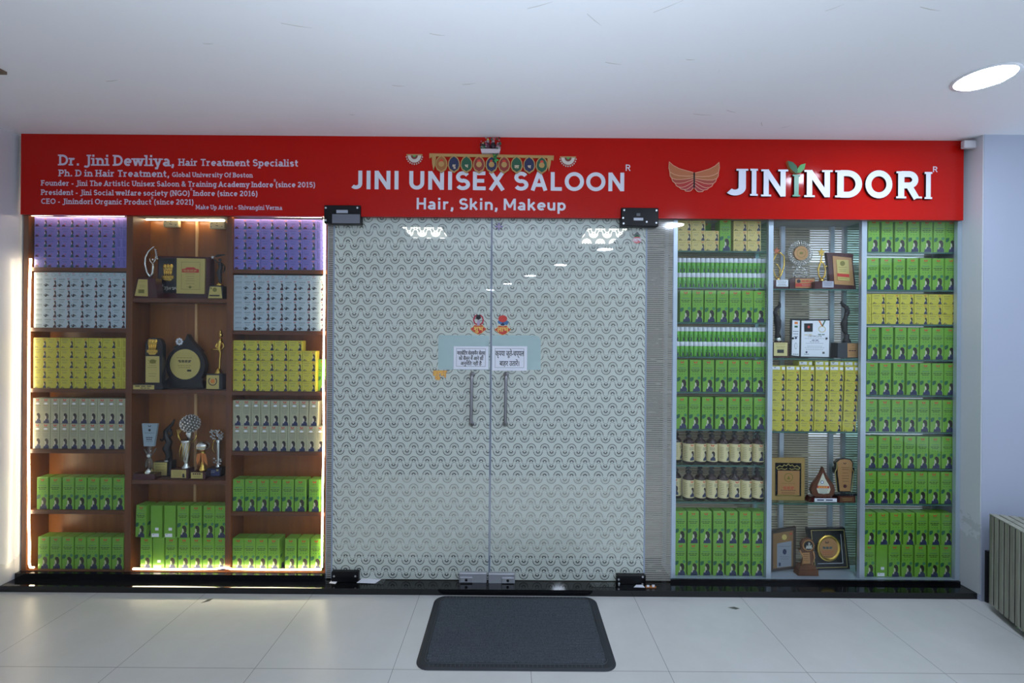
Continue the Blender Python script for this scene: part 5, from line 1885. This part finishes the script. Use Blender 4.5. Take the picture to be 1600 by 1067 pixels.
I.part('ribs', lambda d: [d.tube([(cxq + .030 * sin(a) * .8, -.0225 - .006 * (1 - abs(sin(a))), I(0, 890)[1]), (cxq + .034 * sin(a + .4), -.028, I(0, 830)[1]), (cxq + .036 * sin(a + .8), -.029 * max(.3, cos(a + .8)), I(0, 775)[1])], .0016, GOLD, 6) for a in (-1.1, -.6, -.1, .4)])
I.part('gold_strips', lambda d: ([figure(d, I, [(405 - k * 4, 775), (385 - k * 6, 740), (372 + k * 6, 690)], [4, 4, 3], -.006 + k * .005, GOLD) for k in range(4)] + [figure(d, I, [(470, 775), (495, 745), (496, 720)], [5, 5, 3], 0, GOLD)]))
def beads(d):
    cx, cz, r = I(455, 650)[0], I(455, 650)[1], 56 * I.s
    d.ball((cx, 0, cz), r, mat('bead_core', (96, 90, 84), .4), 10)
    for k in range(110):
        z = 1 - 2 * (k + .5) / 110
        a = k * 2.39996
        q = math.sqrt(1 - z * z)
        d.ball((cx + r * q * cos(a), r * q * sin(a), cz + r * z), .0056, CRYSTAL, 4)
I.part('beaded_ball', beads)
I.part('neck', lambda d: d.lathe([(.01, I(0, 760)[1]), (.013, I(0, 735)[1]), (.02, I(0, 715)[1]), (.014, I(0, 700)[1])], SILVER, 16, (I(450, 0)[0], 0)))
# 10 small gold trophy with ribbon
I = Item('small_trophy', 'small gold ball trophy tied with an orange ribbon', 'trophy', 190, 510, k2, 535, sm[2], .045, 0, 1012)
I.part('base', lambda d: d.prism(I.pts((478, 962), (572, 962), (573, 1011), (476, 1011)), -.02, .03, MAROON))
I.part('plate', lambda d: (d.poly(I.pts((478, 966), (556, 966), (556, 1006), (478, 1006)), -.0206, GOLDP), text_rows(d, I, 490, 545, (970,), -.0212, MAROONI, 4, 10), text_rows(d, I, 495, 540, (990,), -.0212, YELD)))
cx10 = I(542, 0)[0]
I.part('stem', lambda d: d.lathe([(.021, I(0, 961)[1]), (.02, I(0, 950)[1]), (.012, I(0, 925)[1]), (.008, I(0, 880)[1]), (.012, I(0, 830)[1])], GOLD, 16, (cx10, 0)))
I.part('ball', lambda d: (d.ball((cx10, 0, I(0, 795)[1]), 40 * I.s, SILVER, 12, (1.05, 1.05, .85)), d.tube([(cx10 + 42 * I.s * cos(g), 42 * I.s * sin(g), I(0, 795)[1]) for g in [k * pi / 10 for k in range(21)]], .002, GOLD, 6)), 'silver ball with gold band')
RIB = mat('orange_ribbon', (206, 122, 60), .5)
I.part('ribbon', lambda d: [d.prism(I.pts((540, 838), (540 + a, 845), (540 + a * 1.3, 880), (540 + a * 1.2 + 6, 920), (540 + a * .8, 900), (540 + a * .4, 870)), -.014 - j * .002, -.012 - j * .002, RIB) for j, a in enumerate((-26, 30, -12, 14))])
# 11 crystal cluster trophy
I = Item('small_trophy', 'silver trophy with crystal bead cluster and blue plate beside the divider', 'trophy', 190, 510, k2, 636, sm[2], .1, 0, 1018)
I.part('base', lambda d: d.prism(I.pts((586, 962), (676, 962), (676, 1016), (584, 1016)), -.02, .03, DARKF))
I.part('plate', lambda d: (d.poly(I.pts((588, 966), (668, 966), (668, 1012), (588, 1012)), -.0206, mat('blue_plate', (54, 62, 110), .35)), text_rows(d, I, 596, 640, (978, 988), -.0212, WHITE), d.poly(I.pts(*rect(645, 968, 660, 980)), -.0212, GOLDP)))
cx11 = I(646, 0)[0]
I.part('cup', lambda d: (d.lathe([(.02, I(0, 961)[1]), (.016, I(0, 950)[1]), (.009, I(0, 930)[1]), (.012, I(0, 890)[1]), (.016, I(0, 800)[1]), (.018, I(0, 775)[1])], SILVER, 16, (cx11, 0)), figure(d, I, [(625, 870), (606, 840), (610, 790), (628, 775)], [4, 4, 4, 4], 0, GOLD)))
I.part('bead_cluster', lambda d: [d.ball((I(random.uniform(590, 680), 0)[0], random.uniform(-.014, .014), I(0, random.uniform(712, 772))[1]), .0055, CRYSTAL, 4) for k in range(46)] + [d.ball((I(646 + 24 * cos(k), 0)[0], -.012, I(0, 918 + 18 * sin(k * 1.7))[1]), .005, CRYSTAL, 4) for k in range(14)])

# ---- glass case trophies
sg_ = GS['mid']
k3 = 4.447
def star(d, it, cx, cy, r, m, y=-.003):
    d.prism([(it(cx, cy)[0] + (r if k % 2 == 0 else r * .42) * it.s * cos(radians(90 + k * 36)), it(cx, cy)[1] + (r if k % 2 == 0 else r * .42) * it.s * sin(radians(90 + k * 36))) for k in range(10)], y, y + .006, m)


I = Item('star_trophy', 'gold ring trophy with copper star nearest the aluminium post, top trophy shelf', 'trophy', 1190, 330, k3, 122, sg_[0], .07, 0, 540)
I.t['label'] = 'gold ring trophy with a copper star beside the beaded disc award'
I.part('base', lambda d: d.prism(I.pts((72, 478), (172, 476), (173, 538), (70, 538)), -.02, .03, MAROON))
I.part('plate', lambda d: (d.poly(I.pts((88, 476), (170, 476), (170, 522), (88, 522)), -.0206, PAPER), text_rows(d, I, 96, 162, (484, 494, 504, 512), -.0212, INK)))
I.part('ring', lambda d: (figure(d, I, [(110, 474), (90, 440), (76, 390), (78, 340), (96, 300), (112, 285)], [6, 6, 5, 5, 5, 4], 0, GOLD), figure(d, I, [(112, 474), (138, 430), (156, 370), (154, 310), (130, 285), (112, 285)], [6, 6, 5, 5, 4, 4], 0, GOLD),
                          figure(d, I, [(120, 440), (128, 400), (110, 370), (90, 360)], [4, 5, 4, 3], 0, GOLD)))
I.part('star', lambda d: star(d, I, 103, 272, 26, mat('copper_star', (188, 110, 78), .3, .8)))
I.part('foot', lambda d: d.lathe([(.016, I(0, 477)[1]), (.013, I(0, 468)[1]), (.006, I(0, 455)[1])], GOLD, 12, (I(112, 0)[0], 0)))
I = Item('beaded_award', 'round award of clear beads with a bronze disc on a dark base', 'trophy', 1190, 330, k3, 265, sg_[0], .09, 0, 532)
I.part('base', lambda d: d.prism(I.pts((178, 470), (210, 450), (350, 450), (352, 530), (178, 530)), -.025, .03, MAROON))
I.part('plate', lambda d: (d.prism(I.pts((216, 458), (346, 456), (346, 521), (214, 521)), -.028, -.0252, COPPERP), d.poly(I.pts((216, 490), (346, 487), (346, 511), (214, 513)), -.0284, STRED), d.poly(circ(*I(237, 474), 13 * I.s), -.0286, INK), text_rows(d, I, 258, 338, (470,), -.0286, STRED, 3, 8), text_rows(d, I, 258, 338, (495, 503), -.029, CREAM)))
def bead_disc(d):
    for r in (58, 70, 82):
        n = int(r * .42)
        for k in range(n):
            g = 2 * pi * k / n + r
            d.ball((I(267 + r * cos(g), 0)[0], 0, I(0, 276 + r * sin(g))[1]), .0052 if r > 60 else .0044, CRYSTAL, 5)
    for k in range(40):
        d.ball((I(215 + (k % 10) * 11.5, 0)[0], random.uniform(-.006, .006), I(0, 376 + (k // 10) * 19 + random.uniform(-4, 4))[1]), .0046, CRYSTAL, 5)
    for k in range(12):
        d.ball((I(160 + random.uniform(0, 40), 0)[0], .004, I(0, 360 + random.uniform(0, 80))[1]), .003, CRYSTAL, 4)
I.part('beads', bead_disc, 'clear beads in rings')
I.part('disc', lambda d: (d.prism([I(267 + 48 * cos(radians(g)), 278 + 48 * sin(radians(g))) for g in range(0, 360, 12)], -.01, .004, COPPERP), [d.poly(q, -.0106, YELD) for q in ribbon([I(267 + 30 * cos(radians(g)), 278 + 30 * sin(radians(g))) for g in range(0, 361, 20)], 3 * I.s)], d.poly(circ(*I(267, 278), 14 * I.s, 9 * I.s), -.0106, YELD)), 'bronze disc')
I.part('frame_wire', lambda d: (figure(d, I, [(230, 450), (222, 420), (240, 385), (268, 372), (300, 385), (314, 420), (306, 450)], [3] * 7, 0, SILVER), figure(d, I, [(268, 372), (268, 355)], [3, 3], 0, SILVER)))
I = Item('star_trophy', 'gold loop trophy with a gold star beside the tilted maroon plaque', 'trophy', 1190, 330, k3, 420, sg_[0], .046, 0, 536)
I.part('base', lambda d: d.prism(I.pts((356, 484), (484, 480), (486, 534), (355, 534)), -.02, .012, MAROON))
I.part('plate', lambda d: (d.poly(I.pts((406, 482), (484, 482), (484, 525), (406, 525)), -.0206, mat('grey_plate', (170, 170, 186), .4)), text_rows(d, I, 414, 476, (490, 500, 510), -.0212, GREYINK)))
I.part('loop', lambda d: (figure(d, I, [(414, 474), (396, 440), (392, 400), (408, 350), (416, 300), (416, 285)], [6, 6, 6, 6, 5, 4], 0, GOLD), figure(d, I, [(416, 474), (440, 440), (444, 400), (432, 360), (408, 330)], [6, 6, 5, 5, 4], .002, GOLD), figure(d, I, [(440, 380), (456, 370)], [4, 4], 0, GOLD)))
I.part('star', lambda d: star(d, I, 413, 278, 28, GOLD))
I.part('foot', lambda d: d.lathe([(.016, I(0, 482)[1]), (.013, I(0, 470)[1]), (.006, I(0, 458)[1])], GOLD, 12, (I(416, 0)[0], 0)))
I = Item('award_plaque', 'tilted maroon-framed plaque with a cream plate on the upper glass shelf', 'plaque', 1190, 330, k3, 570, sg_[0], .07, 0, 532)
I.part('frame', lambda d: d.prism(I.pts((456, 273), (560, 276), (642, 284), (640, 345), (664, 528), (560, 528), (482, 518), (474, 400)), -.006, .016, MAROON))
I.part('board', lambda d: d.prism(I.pts((496, 298), (626, 310), (646, 502), (510, 494)), -.0095, -.0062, COPPERP))
I.part('plate', lambda d: (d.prism(I.pts((520, 324), (604, 326), (613, 470), (531, 465)), -.012, -.0096, GOLDP), d.poly(I.pts((526, 418), (609, 424), (610, 446), (528, 440)), -.0124, STRED), d.poly(circ(*I(562, 350), 17 * I.s), -.0124, YELD), text_rows(d, I, 535, 595, (375, 390, 402, 452), -.0124, YELD)))

I = Item('figurine_trophy', 'black twisting figure on a silver collar and cream block by the certificate', 'trophy', 1190, 330, k3, 120, sg_[1], .07, 0, 1016)
I.part('base', lambda d: d.prism(I.pts((70, 906), (174, 904), (176, 1014), (70, 1014)), -.02, .03, MAROON))
I.part('plate', lambda d: (d.poly(I.pts((71, 910), (166, 910), (164, 1002), (71, 1002)), -.0206, mat('cream_plate', (214, 200, 140), .35)), text_rows(d, I, 84, 152, (918, 935, 946), -.0212, YELD), d.poly(I.pts(*rect(94, 958, 140, 982)), -.0212, INK)))
TW = [(112, 876), (108, 840), (112, 800), (108, 760), (98, 725), (90, 700), (100, 675), (120, 660), (124, 640), (114, 628)]
I.part('figure', lambda d: (figure(d, I, TW, [22, 14, 20, 24, 14, 14, 12, 12, 7, 3], 0, BLACKP), figure(d, I, [(98, 725), (82, 700), (86, 680)], [9, 7, 5], -.006, BLACKP)))
I.part('collar', lambda d: d.lathe([(.019, I(0, 906)[1]), (.019, I(0, 880)[1]), (.014, I(0, 874)[1])], SILVER, 20, (I(112, 0)[0], 0)))
I = Item('certificate_folder', 'open black certificate folder with medal drawing standing between two black figures', 'certificate', 1190, 330, k3, 330, sg_[1], .075, 0, 1018)
I.part('cover', lambda d: (d.prism(I.pts((192, 745), (262, 750), (258, 1016), (190, 1010)), -.012, -.004, DARKF), d.prism(I.pts((260, 750), (470, 747), (468, 1018), (258, 1016)), -.004, .006, DARKF)))
I.part('inner_page', lambda d: (d.poly(I.pts((203, 757), (254, 760), (251, 1005), (200, 1000)), -.0126, PAPER), d.poly(I.pts((218, 768), (240, 768), (240, 784), (218, 784)), -.013, STORANGE), d.poly(I.pts((218, 795), (240, 795), (240, 808), (218, 808)), -.013, LEAFG),
                                text_rows(d, I, 208, 248, (832, 850, 868, 990), -.013, INK, 3, 4), d.poly(circ(*I(228, 880), 8 * I.s), -.013, NAVY), d.poly(circ(*I(228, 935), 9 * I.s, 22 * I.s), -.013, GREYINK), d.poly(circ(*I(228, 935), 7 * I.s, 19 * I.s), -.0134, PAPER)), 'white printed inner page')
def cert(d):
    d.poly(I.pts((272, 760), (466, 757), (464, 1010), (270, 1008)), -.0046, PAPER)
    d.poly(I.pts((290, 778), (350, 777), (350, 836), (291, 837)), -.005, DARKF)
    d.poly(circ(*I(322, 803), 9 * I.s), -.0054, STRED)
    for q, m in (([(388, 758), (400, 758), (420, 795), (414, 800)], STORANGE), ([(400, 758), (408, 758), (422, 790), (418, 796)], PAPER), ([(440, 757), (430, 757), (414, 795), (420, 799)], LEAFG)):
        d.poly(I.pts(*q), -.0052, m)
    for q in ribbon([I(415 + 24 * cos(radians(g)), 818 + 20 * sin(radians(g))) for g in range(0, 361, 30)], 4 * I.s):
        d.poly(q, -.005, GOLDP)
    font_text(d, 'CERTIFICATE', I(364, 0)[0], I(0, 873)[1], .0135, -.005, INK, width=96 * I.s)
    text_rows(d, I, 345, 395, (892,), -.005, NAVY, 2, 5)
    text_rows(d, I, 295, 435, (882, 915, 935, 945, 958), -.005, GREYINK, 8, 2)
    text_rows(d, I, 330, 400, (904,), -.005, NAVY, 4, 3)
    text_rows(d, I, 388, 438, (852,), -.005, LEAFG, 2, 6)
    text_rows(d, I, 292, 350, (855,), -.005, GOLDP, 2, 5)
    d.poly(circ(*I(308, 978), 7 * I.s), -.005, NAVY)
    d.poly(I.pts(*rect(292, 990, 326, 993)), -.005, GREYINK)
    d.poly(I.pts(*rect(418, 974, 434, 988)), -.005, GREYINK)
I.part('certificate_page', cert, 'white certificate page with ribbon medal')
I.part('magnet', lambda d: [d.tube([(I(x, y)[0], yy - .003, I(x, y)[1]), (I(x, y)[0], yy, I(x, y)[1])], 7 * I.s, BLACKP, 12) for x, y, yy in ((207, 882, -.013), (445, 882, -.005))])
I = Item('figurine_trophy', 'black twisting figure on a dark block with copper plate past the certificate', 'trophy', 1190, 330, k3, 585, sg_[1], .06, 0, 1016)
I.part('base', lambda d: d.prism(I.pts((514, 908), (654, 908), (656, 1014), (512, 1014)), -.02, .04, mat('slate_block', (44, 50, 58), .3)))
I.part('plate', lambda d: (d.poly(I.pts((578, 912), (650, 912), (650, 1008), (580, 1008)), -.0206, COPPERP), text_rows(d, I, 588, 640, (945, 975, 990), -.0212, YELD), text_rows(d, I, 588, 640, (958,), -.0212, MAROONI, 3, 7), butterfly(d, I(615, 0)[0], I(0, 925)[1], .01, -.0212, YELD)))
TW = [(588, 862), (575, 820), (570, 775), (580, 735), (584, 715), (594, 685), (585, 660), (562, 645), (550, 630), (555, 615)]
I.part('figure', lambda d: (figure(d, I, TW, [8, 18, 22, 14, 12, 16, 14, 12, 8, 3], 0, BLACKP), figure(d, I, [(580, 735), (600, 700), (598, 670)], [9, 8, 6], -.004, BLACKP)))
I.part('foot', lambda d: d.lathe([(.024, I(0, 907)[1]), (.021, I(0, 890)[1]), (.013, I(0, 872)[1]), (.016, I(0, 855)[1]), (.008, I(0, 845)[1])], BLACKP, 18, (I(588, 0)[0], 0)))

k4 = 4.641
I = Item('award_plaque', 'pale gold framed plaque with black border on the lower glass shelf', 'plaque', 1190, 690, k4, 183, sg_[3], .075, 0, 441)
GF = mat('gold_frame', (176, 144, 88), .35, .3)
I.part('frame', lambda d: d.prism(I.pts((62, 137), (305, 135), (305, 441), (62, 441)), -.008, .01, GF))
I.part('border', lambda d: (d.poly(I.pts((90, 170), (279, 172), (280, 410), (92, 410)), -.0086, DARKF),
                            [[d.poly(q, -.009, GOLDP) for q in ribbon([I(185 + sg * a, y) for a, y in ((0, 176), (14, 192), (30, 184), (44, 200), (62, 190), (84, 206), (76, 218), (50, 212), (24, 218), (8, 210))], 5 * I.s)] for sg in (-1, 1)], [d.poly(q, -.009, GOLDP) for q in ribbon(I.pts((104, 404), (150, 406), (220, 406), (268, 402)), 4 * I.s)]), 'black border with gold scrolls')
I.part('plate', lambda d: (d.prism(I.pts((108, 226), (265, 226), (265, 400), (108, 400)), -.012, -.0088, COPPERP), [d.poly(q, -.0124, YELD) for q in ribbon([I(185 + 30 * cos(radians(g)), 275 + 30 * sin(radians(g))) for g in range(0, 361, 20)], 5 * I.s)], d.poly(I.pts((172, 288), (185, 262), (198, 288)), -.0124, YELD),
                           text_rows(d, I, 140, 235, (316,), -.0124, YELD), text_rows(d, I, 145, 230, (342, 354), -.0124, STRED, 3, 6), text_rows(d, I, 130, 240, (366, 384), -.0124, MAROONI, 7, 4)))
I = Item('drop_plaque', 'brown wooden teardrop award with white face and nameplate', 'plaque', 1190, 690, k4, 440, sg_[3], .055, 0, 441)
I.part('base', lambda d: d.prism(I.pts((350, 405), (520, 405), (530, 440), (330, 440)), -.02, .03, MAROON))
I.part('nameplate', lambda d: (d.poly(I.pts((367, 411), (528, 411), (528, 437), (367, 437)), -.0206, PAPER), text_rows(d, I, 385, 510, (419,), -.0212, NAVY, 2, 9)), 'white nameplate')
tear = lambda s_, oy: [(437 + s_ * a, oy + s_ * b_) for a, b_ in ((0, -115), (22, -62), (48, -24), (78, 14), (87, 50), (76, 84), (50, 100), (0, 102), (-50, 100), (-76, 84), (-87, 50), (-72, 8), (-42, -30), (-18, -68))]
I.part('drop', lambda d: d.prism(I.pts(*tear(1, 306)), -.01, .01, mat('brown_wood', (98, 58, 42), .35)))
I.part('face', lambda d: (d.prism(I.pts((434, 232), (450, 275), (478, 320), (488, 350), (478, 378), (440, 384), (402, 378), (390, 350), (400, 310), (418, 270)), -.013, -.0102, mat('ivory_face', (206, 204, 184), .4)), d.poly(I.pts((392, 324), (478, 326), (478, 342), (392, 342)), -.0134, STRED), text_rows(d, I, 400, 470, (330,), -.0138, STGOLD, 4, 7),
                          d.poly(circ(*I(427, 298), 12 * I.s), -.0134, BLUEINK), d.poly(circ(*I(427, 298), 8 * I.s), -.0138, PAPER), text_rows(d, I, 405, 470, (352, 366, 376), -.0134, BLUEINK)))
I = Item('shield_award', 'wooden fan-shaped shield award with black stepped outline', 'plaque', 1190, 690, k4, 615, sg_[3], .052, 0, 437)
I.part('base', lambda d: (d.prism(I.pts((552, 390), (674, 388), (676, 436), (550, 436)), -.02, .03, MAROON), d.prism(I.pts((545, 378), (700, 374), (700, 390), (545, 390)), -.015, .025, DARKF)))
I.part('plate', lambda d: (d.poly(I.pts((565, 394), (668, 392), (668, 432), (565, 432)), -.0206, WALNUT), text_rows(d, I, 580, 655, (405, 416), -.0212, GOLDP)))
I.part('shield', lambda d: (d.prism(I.pts((540, 150), (560, 128), (610, 120), (655, 128), (672, 150), (670, 185), (682, 190), (680, 225), (668, 232), (652, 365), (568, 365), (550, 235), (534, 225), (532, 190), (545, 185)), -.006, .01, DARKF)))
I.part('gilding', lambda d: [d.poly(q, -.0064, GOLDP) for q in ribbon(I.pts((556, 365), (540, 222), (552, 195), (553, 150)), 5 * I.s) + ribbon(I.pts((660, 365), (676, 222), (662, 195), (661, 150)), 5 * I.s)])
I.part('face', lambda d: (d.prism(I.pts((556, 148), (575, 132), (610, 127), (645, 132), (662, 150), (660, 220), (648, 358), (574, 358), (558, 225)), -.009, -.006, COPPERP), butterfly(d, I(607, 0)[0], I(0, 158)[1], .016, -.0094, MAROONI), text_rows(d, I, 585, 640, (185, 200, 225, 245, 265, 285), -.0094, WALNUT), d.poly(circ(*I(610, 322), 13 * I.s), -.0094, MAROONI)))
# on the floor of the trophy bay
I = Item('framed_certificate', 'leaning dark-framed certificate at the foot of the glass case', 'certificate', 1190, 690, k4, 150, sg_[4], .08, 0, 988)
I.part('frame', lambda d: d.prism(I.pts((55, 692), (243, 660), (243, 962), (55, 987)), -.006, .01, mat('dark_walnut', (52, 40, 34), .4)))
I.part('mount', lambda d: (d.poly(I.pts((76, 712), (222, 686), (222, 945), (78, 965)), -.0066, mat('bronze_mount', (128, 96, 58), .4)), d.poly(circ(*I(158, 735), 18 * I.s, 20 * I.s), -.007, GOLDP), d.poly(I.pts((192, 715), (210, 700), (212, 716)), -.007, STRED)), 'bronze mount with a medal')
I.part('paper', lambda d: (d.poly(I.pts((105, 782), (210, 762), (210, 944), (106, 957)), -.0072, mat('grey_paper', (132, 138, 148), .5)), d.poly(circ(*I(160, 840), 14 * I.s, 20 * I.s), -.0078, NAVY), text_rows(d, I, 120, 200, (800, 875, 890), -.0078, GREYINK), d.poly(I.pts(*rect(118, 920, 132, 944)), -.0078, NAVY)))
I = Item('small_trophy', 'small wooden trophy with round silver medallion between two frames', 'trophy', 1190, 690, k4, 322, sg_[4], .05, 0, 1004)
I.part('base', lambda d: (d.prism(I.pts((256, 962), (392, 958), (396, 1002), (248, 1002)), -.022, .025, WALNUT), d.prism(I.pts((272, 932), (376, 930), (388, 962), (258, 964)), -.016, .02, WALNUT)))
I.part('body', lambda d: d.prism(I.pts((284, 932), (300, 880), (268, 825), (284, 815), (276, 780), (295, 750), (330, 738), (362, 752), (382, 790), (372, 830), (384, 860), (374, 905), (360, 932)), -.006, .008, WALNUT))
I.part('curve', lambda d: (figure(d, I, [(288, 930), (296, 880), (272, 828)], [4] * 3, -.007, COPPERP), figure(d, I, [(360, 930), (378, 880), (368, 835)], [4] * 3, -.007, COPPERP)))
I.part('medallion', lambda d: (d.prism([I(330 + 40 * cos(radians(g)), 790 + 40 * sin(radians(g))) for g in range(0, 360, 15)], -.010, -.0062, COPPERP), d.prism([I(330 + 33 * cos(radians(g)), 790 + 33 * sin(radians(g))) for g in range(0, 360, 15)], -.012, -.0102, DARKF),
                               d.poly(I.pts((308, 812), (316, 785), (324, 795), (332, 768), (340, 792), (350, 782), (354, 812)), -.0124, SILVER), d.poly(circ(*I(333, 775), 8 * I.s), -.0128, SILVER)), 'round silver medallion')
I.part('plate', lambda d: (d.poly(I.pts((288, 845), (342, 842), (346, 922), (292, 924)), -.0066, COPPERP), text_rows(d, I, 296, 338, (856, 870, 885, 900), -.0072, MAROONI, 3)))
I = Item('framed_plate', 'black framed round gold plate leaning at the foot of the glass case', 'plaque', 1190, 690, k4, 510, sg_[4], .105, 0, 984)
I.part('frame', lambda d: (d.prism(I.pts((346, 682), (620, 675), (660, 974), (398, 982)), -.008, .012, DARKF)))
I.part('gold_line', lambda d: [d.poly(q, -.0084, GOLDP) for q in ribbon(I.pts((376, 696), (612, 690), (640, 958), (408, 966), (376, 696)), 4 * I.s)] + [d.poly(q, -.0084, WHITE) for q in ribbon(I.pts((590, 720), (608, 930), (425, 936)), 3 * I.s)])
def dish(d):
    c = I(500, 820)
    rings = ((86, 96, -.009), (84, 94, -.018), (72, 80, -.02), (66, 74, -.013), (0.5, 0.5, -.0125))
    vs, fs, n = [], [], 36
    for rx, rz, y in rings:
        vs += [(c[0] + rx * I.s * cos(2 * pi * k / n), y, c[1] + rz * I.s * sin(2 * pi * k / n)) for k in range(n)]
    for j in range(4):
        for k in range(n):
            l = (k + 1) % n
            fs.append((j * n + k, j * n + l, j * n + n + l, j * n + n + k))
    d.add(vs, fs, GOLD, True)
I.part('dish', dish)
I.part('face', lambda d: (d.poly([I(500 + 66 * cos(radians(g)), 820 + 74 * sin(radians(g))) for g in range(0, 360, 12)], -.0136, COPPERP), butterfly(d, I(487, 0)[0], I(0, 780)[1], .02, -.014, INK), text_rows(d, I, 455, 530, (810, 818), -.014, TEALINK, 3, 7), text_rows(d, I, 450, 540, (840, 852, 864), -.014, STRED), text_rows(d, I, 465, 530, (880,), -.014, MAROONI)), 'copper coloured face')

def tree(o):
    out = [o]
    for c in o.children:
        out += tree(c)
    return out


bpy.context.view_layer.update()
for it in ITEMS:
    xs = [(m.matrix_world @ v.co).x for m in tree(it.t) if m.type == 'MESH' for v in m.data.vertices]
    a, c = it.lim
    dx = max(0, a + .003 - min(xs)) - max(0, max(xs) - (c - .003))
    it.t.location.x += dx

# ------------------------------------------------------------------ door mat
def rrect(x0, x1, y0, y1, r, n=8):
    out = []
    for cx, cy, a in ((x1 - r, y1 - r, 0), (x0 + r, y1 - r, 90), (x0 + r, y0 + r, 180), (x1 - r, y0 + r, 270)):
        for k in range(n + 1):
            g = radians(a + 90 * k / n)
            out.append((cx + r * cos(g), cy + r * sin(g)))
    return out


MX0, MX1, MY0, MY1 = -.415, .474, -.683, -.108
t = thing('door_mat', 'dark grey ribbed door mat lying before the glass doors', 'door mat', ((MX0 + MX1) / 2, (MY0 + MY1) / 2, 0))
hx, hy = (MX1 - MX0) / 2, (MY1 - MY0) / 2
d = MB()
A_, B_, C_ = rrect(-hx, hx, -hy, hy, .06), rrect(-hx + .012, hx - .012, -hy + .012, hy - .012, .05), rrect(-hx + .045, hx - .045, -hy + .042, hy - .042, .03)
n = len(A_)
vs_ = [(x, y, .0005) for x, y in A_] + [(x, y, .008) for x, y in B_] + [(x, y, .0075) for x, y in C_]
d.add(vs_, [(j * n + i, j * n + (i + 1) % n, j * n + n + (i + 1) % n, j * n + n + i) for j in range(2) for i in range(n)], RUB)
d.add(vs_[:n], [tuple(range(n - 1, -1, -1))], RUB)
loop = [(x, y) for x, y in rrect(-hx + .037, hx - .037, -hy + .034, hy - .034, .034)]
d.tube([(x, y, .008) for x, y in loop + [loop[0]]], .0022, RUBL, 6)
for yy in (-hy + .022, hy - .022):
    k = -hx + .06
    while k < hx - .06:
        d.box(k, k + .004, yy - .007, yy + .007, .0075, .0092, RUBL)
        k += .019
d.build('border', t)
d = MB()
fx, fy = hx - .044, hy - .041
nr = 27
for k in range(nr):       # ribs of the carpet field
    y0 = -fy + k * 2 * fy / nr
    w_ = 2 * fy / nr
    inset = .012 if k in (0, nr - 1) else 0
    d.add([(-fx + inset, y0, .0065), (fx - inset, y0, .0065), (fx - inset, y0 + w_ * .25, .0115), (-fx + inset, y0 + w_ * .25, .0115), (fx - inset, y0 + w_ * .75, .0115), (-fx + inset, y0 + w_ * .75, .0115), (fx - inset, y0 + w_, .0065), (-fx + inset, y0 + w_, .0065)],
          [(0, 1, 2, 3), (3, 2, 4, 5), (5, 4, 6, 7)], CARPET)
d.build('ribbed_carpet', t)

# ------------------------------------------------------------------ slatted planter
pc = P(1545, 943, -.2)
ang = math.atan2(.34, 1.0)
t = thing('slatted_planter', 'weathered slatted wooden planter box standing by the white column', 'planter', (pc.x, pc.y, 0), -ang)
Lp, Wp, H0, H1 = 1.1, .55, .035, .512
d = MB(); d.box(.004, Wp - .004, -Lp + .004, -.012, H0 + .006, H1 - .002, mat('planter_core', (22, 22, 20), .9)); d.build('inner_box', t)
k = 0.0
i = 0
while k < Lp - .03:
    d = MB(); d.rbox(0, .004, -k - .029, -k, H0, H1, SLAT, .001); d.build('slat', t)
    k += .0395
d = MB()
k = .0
while k < Wp - .03:
    d.rbox(k, k + .037, -.012, .0, H0, H1 - .004, SLAT, .002)
    k += .0395
d.build('end_cladding', t)
k = .0
while k < Wp - .03:
    d = MB(); d.rbox(k, k + .0325, -Lp, 0, H1 - .0, H1 + .006, SLAT, .001); d.build('top_slat', t)
    k += .0395
for x, y in ((.06, -.16), (.06, -Lp + .1), (Wp - .06, -.16), (Wp - .06, -Lp + .1)):
    d = MB(); d.lathe([(.035, .0005), (.036, .006), (.02, .012), (.016, H0 + .012)], SILVER, 16, (x, y)); d.build('foot', t)

# small marks lying on the tiles
for i, (px, py, rz) in enumerate(((323, 939, .7), (1146, 950, -.3))):
    u, v = px - CX, py - CY
    v0 = v - u * ROLL
    dd = CAMZ * F / v0
    x = (u + v * ROLL) / F * dd
    b = MB()
    b.add([(-.03, -.006, .001), (.01, -.012, .001), (.032, .004, .001), (.006, .012, .001)], [(0, 1, 2, 3)], mat('leaf_litter', (84, 86, 76), .8))
    b.add([(-.03, -.006, .001), (.01, -.012, .001), (.0, .0, .004)], [(0, 1, 2)], MATS['leaf_litter'])
    o = b.build('leaf_scrap', None, (x, dd - DIST, .0005))
    o.rotation_euler = (0, 0, rz)
    tag(o, ('dry leaf scrap on the tiles below the wooden case', 'dry leaf scrap on the tiles below the glass case')[i], 'scrap')
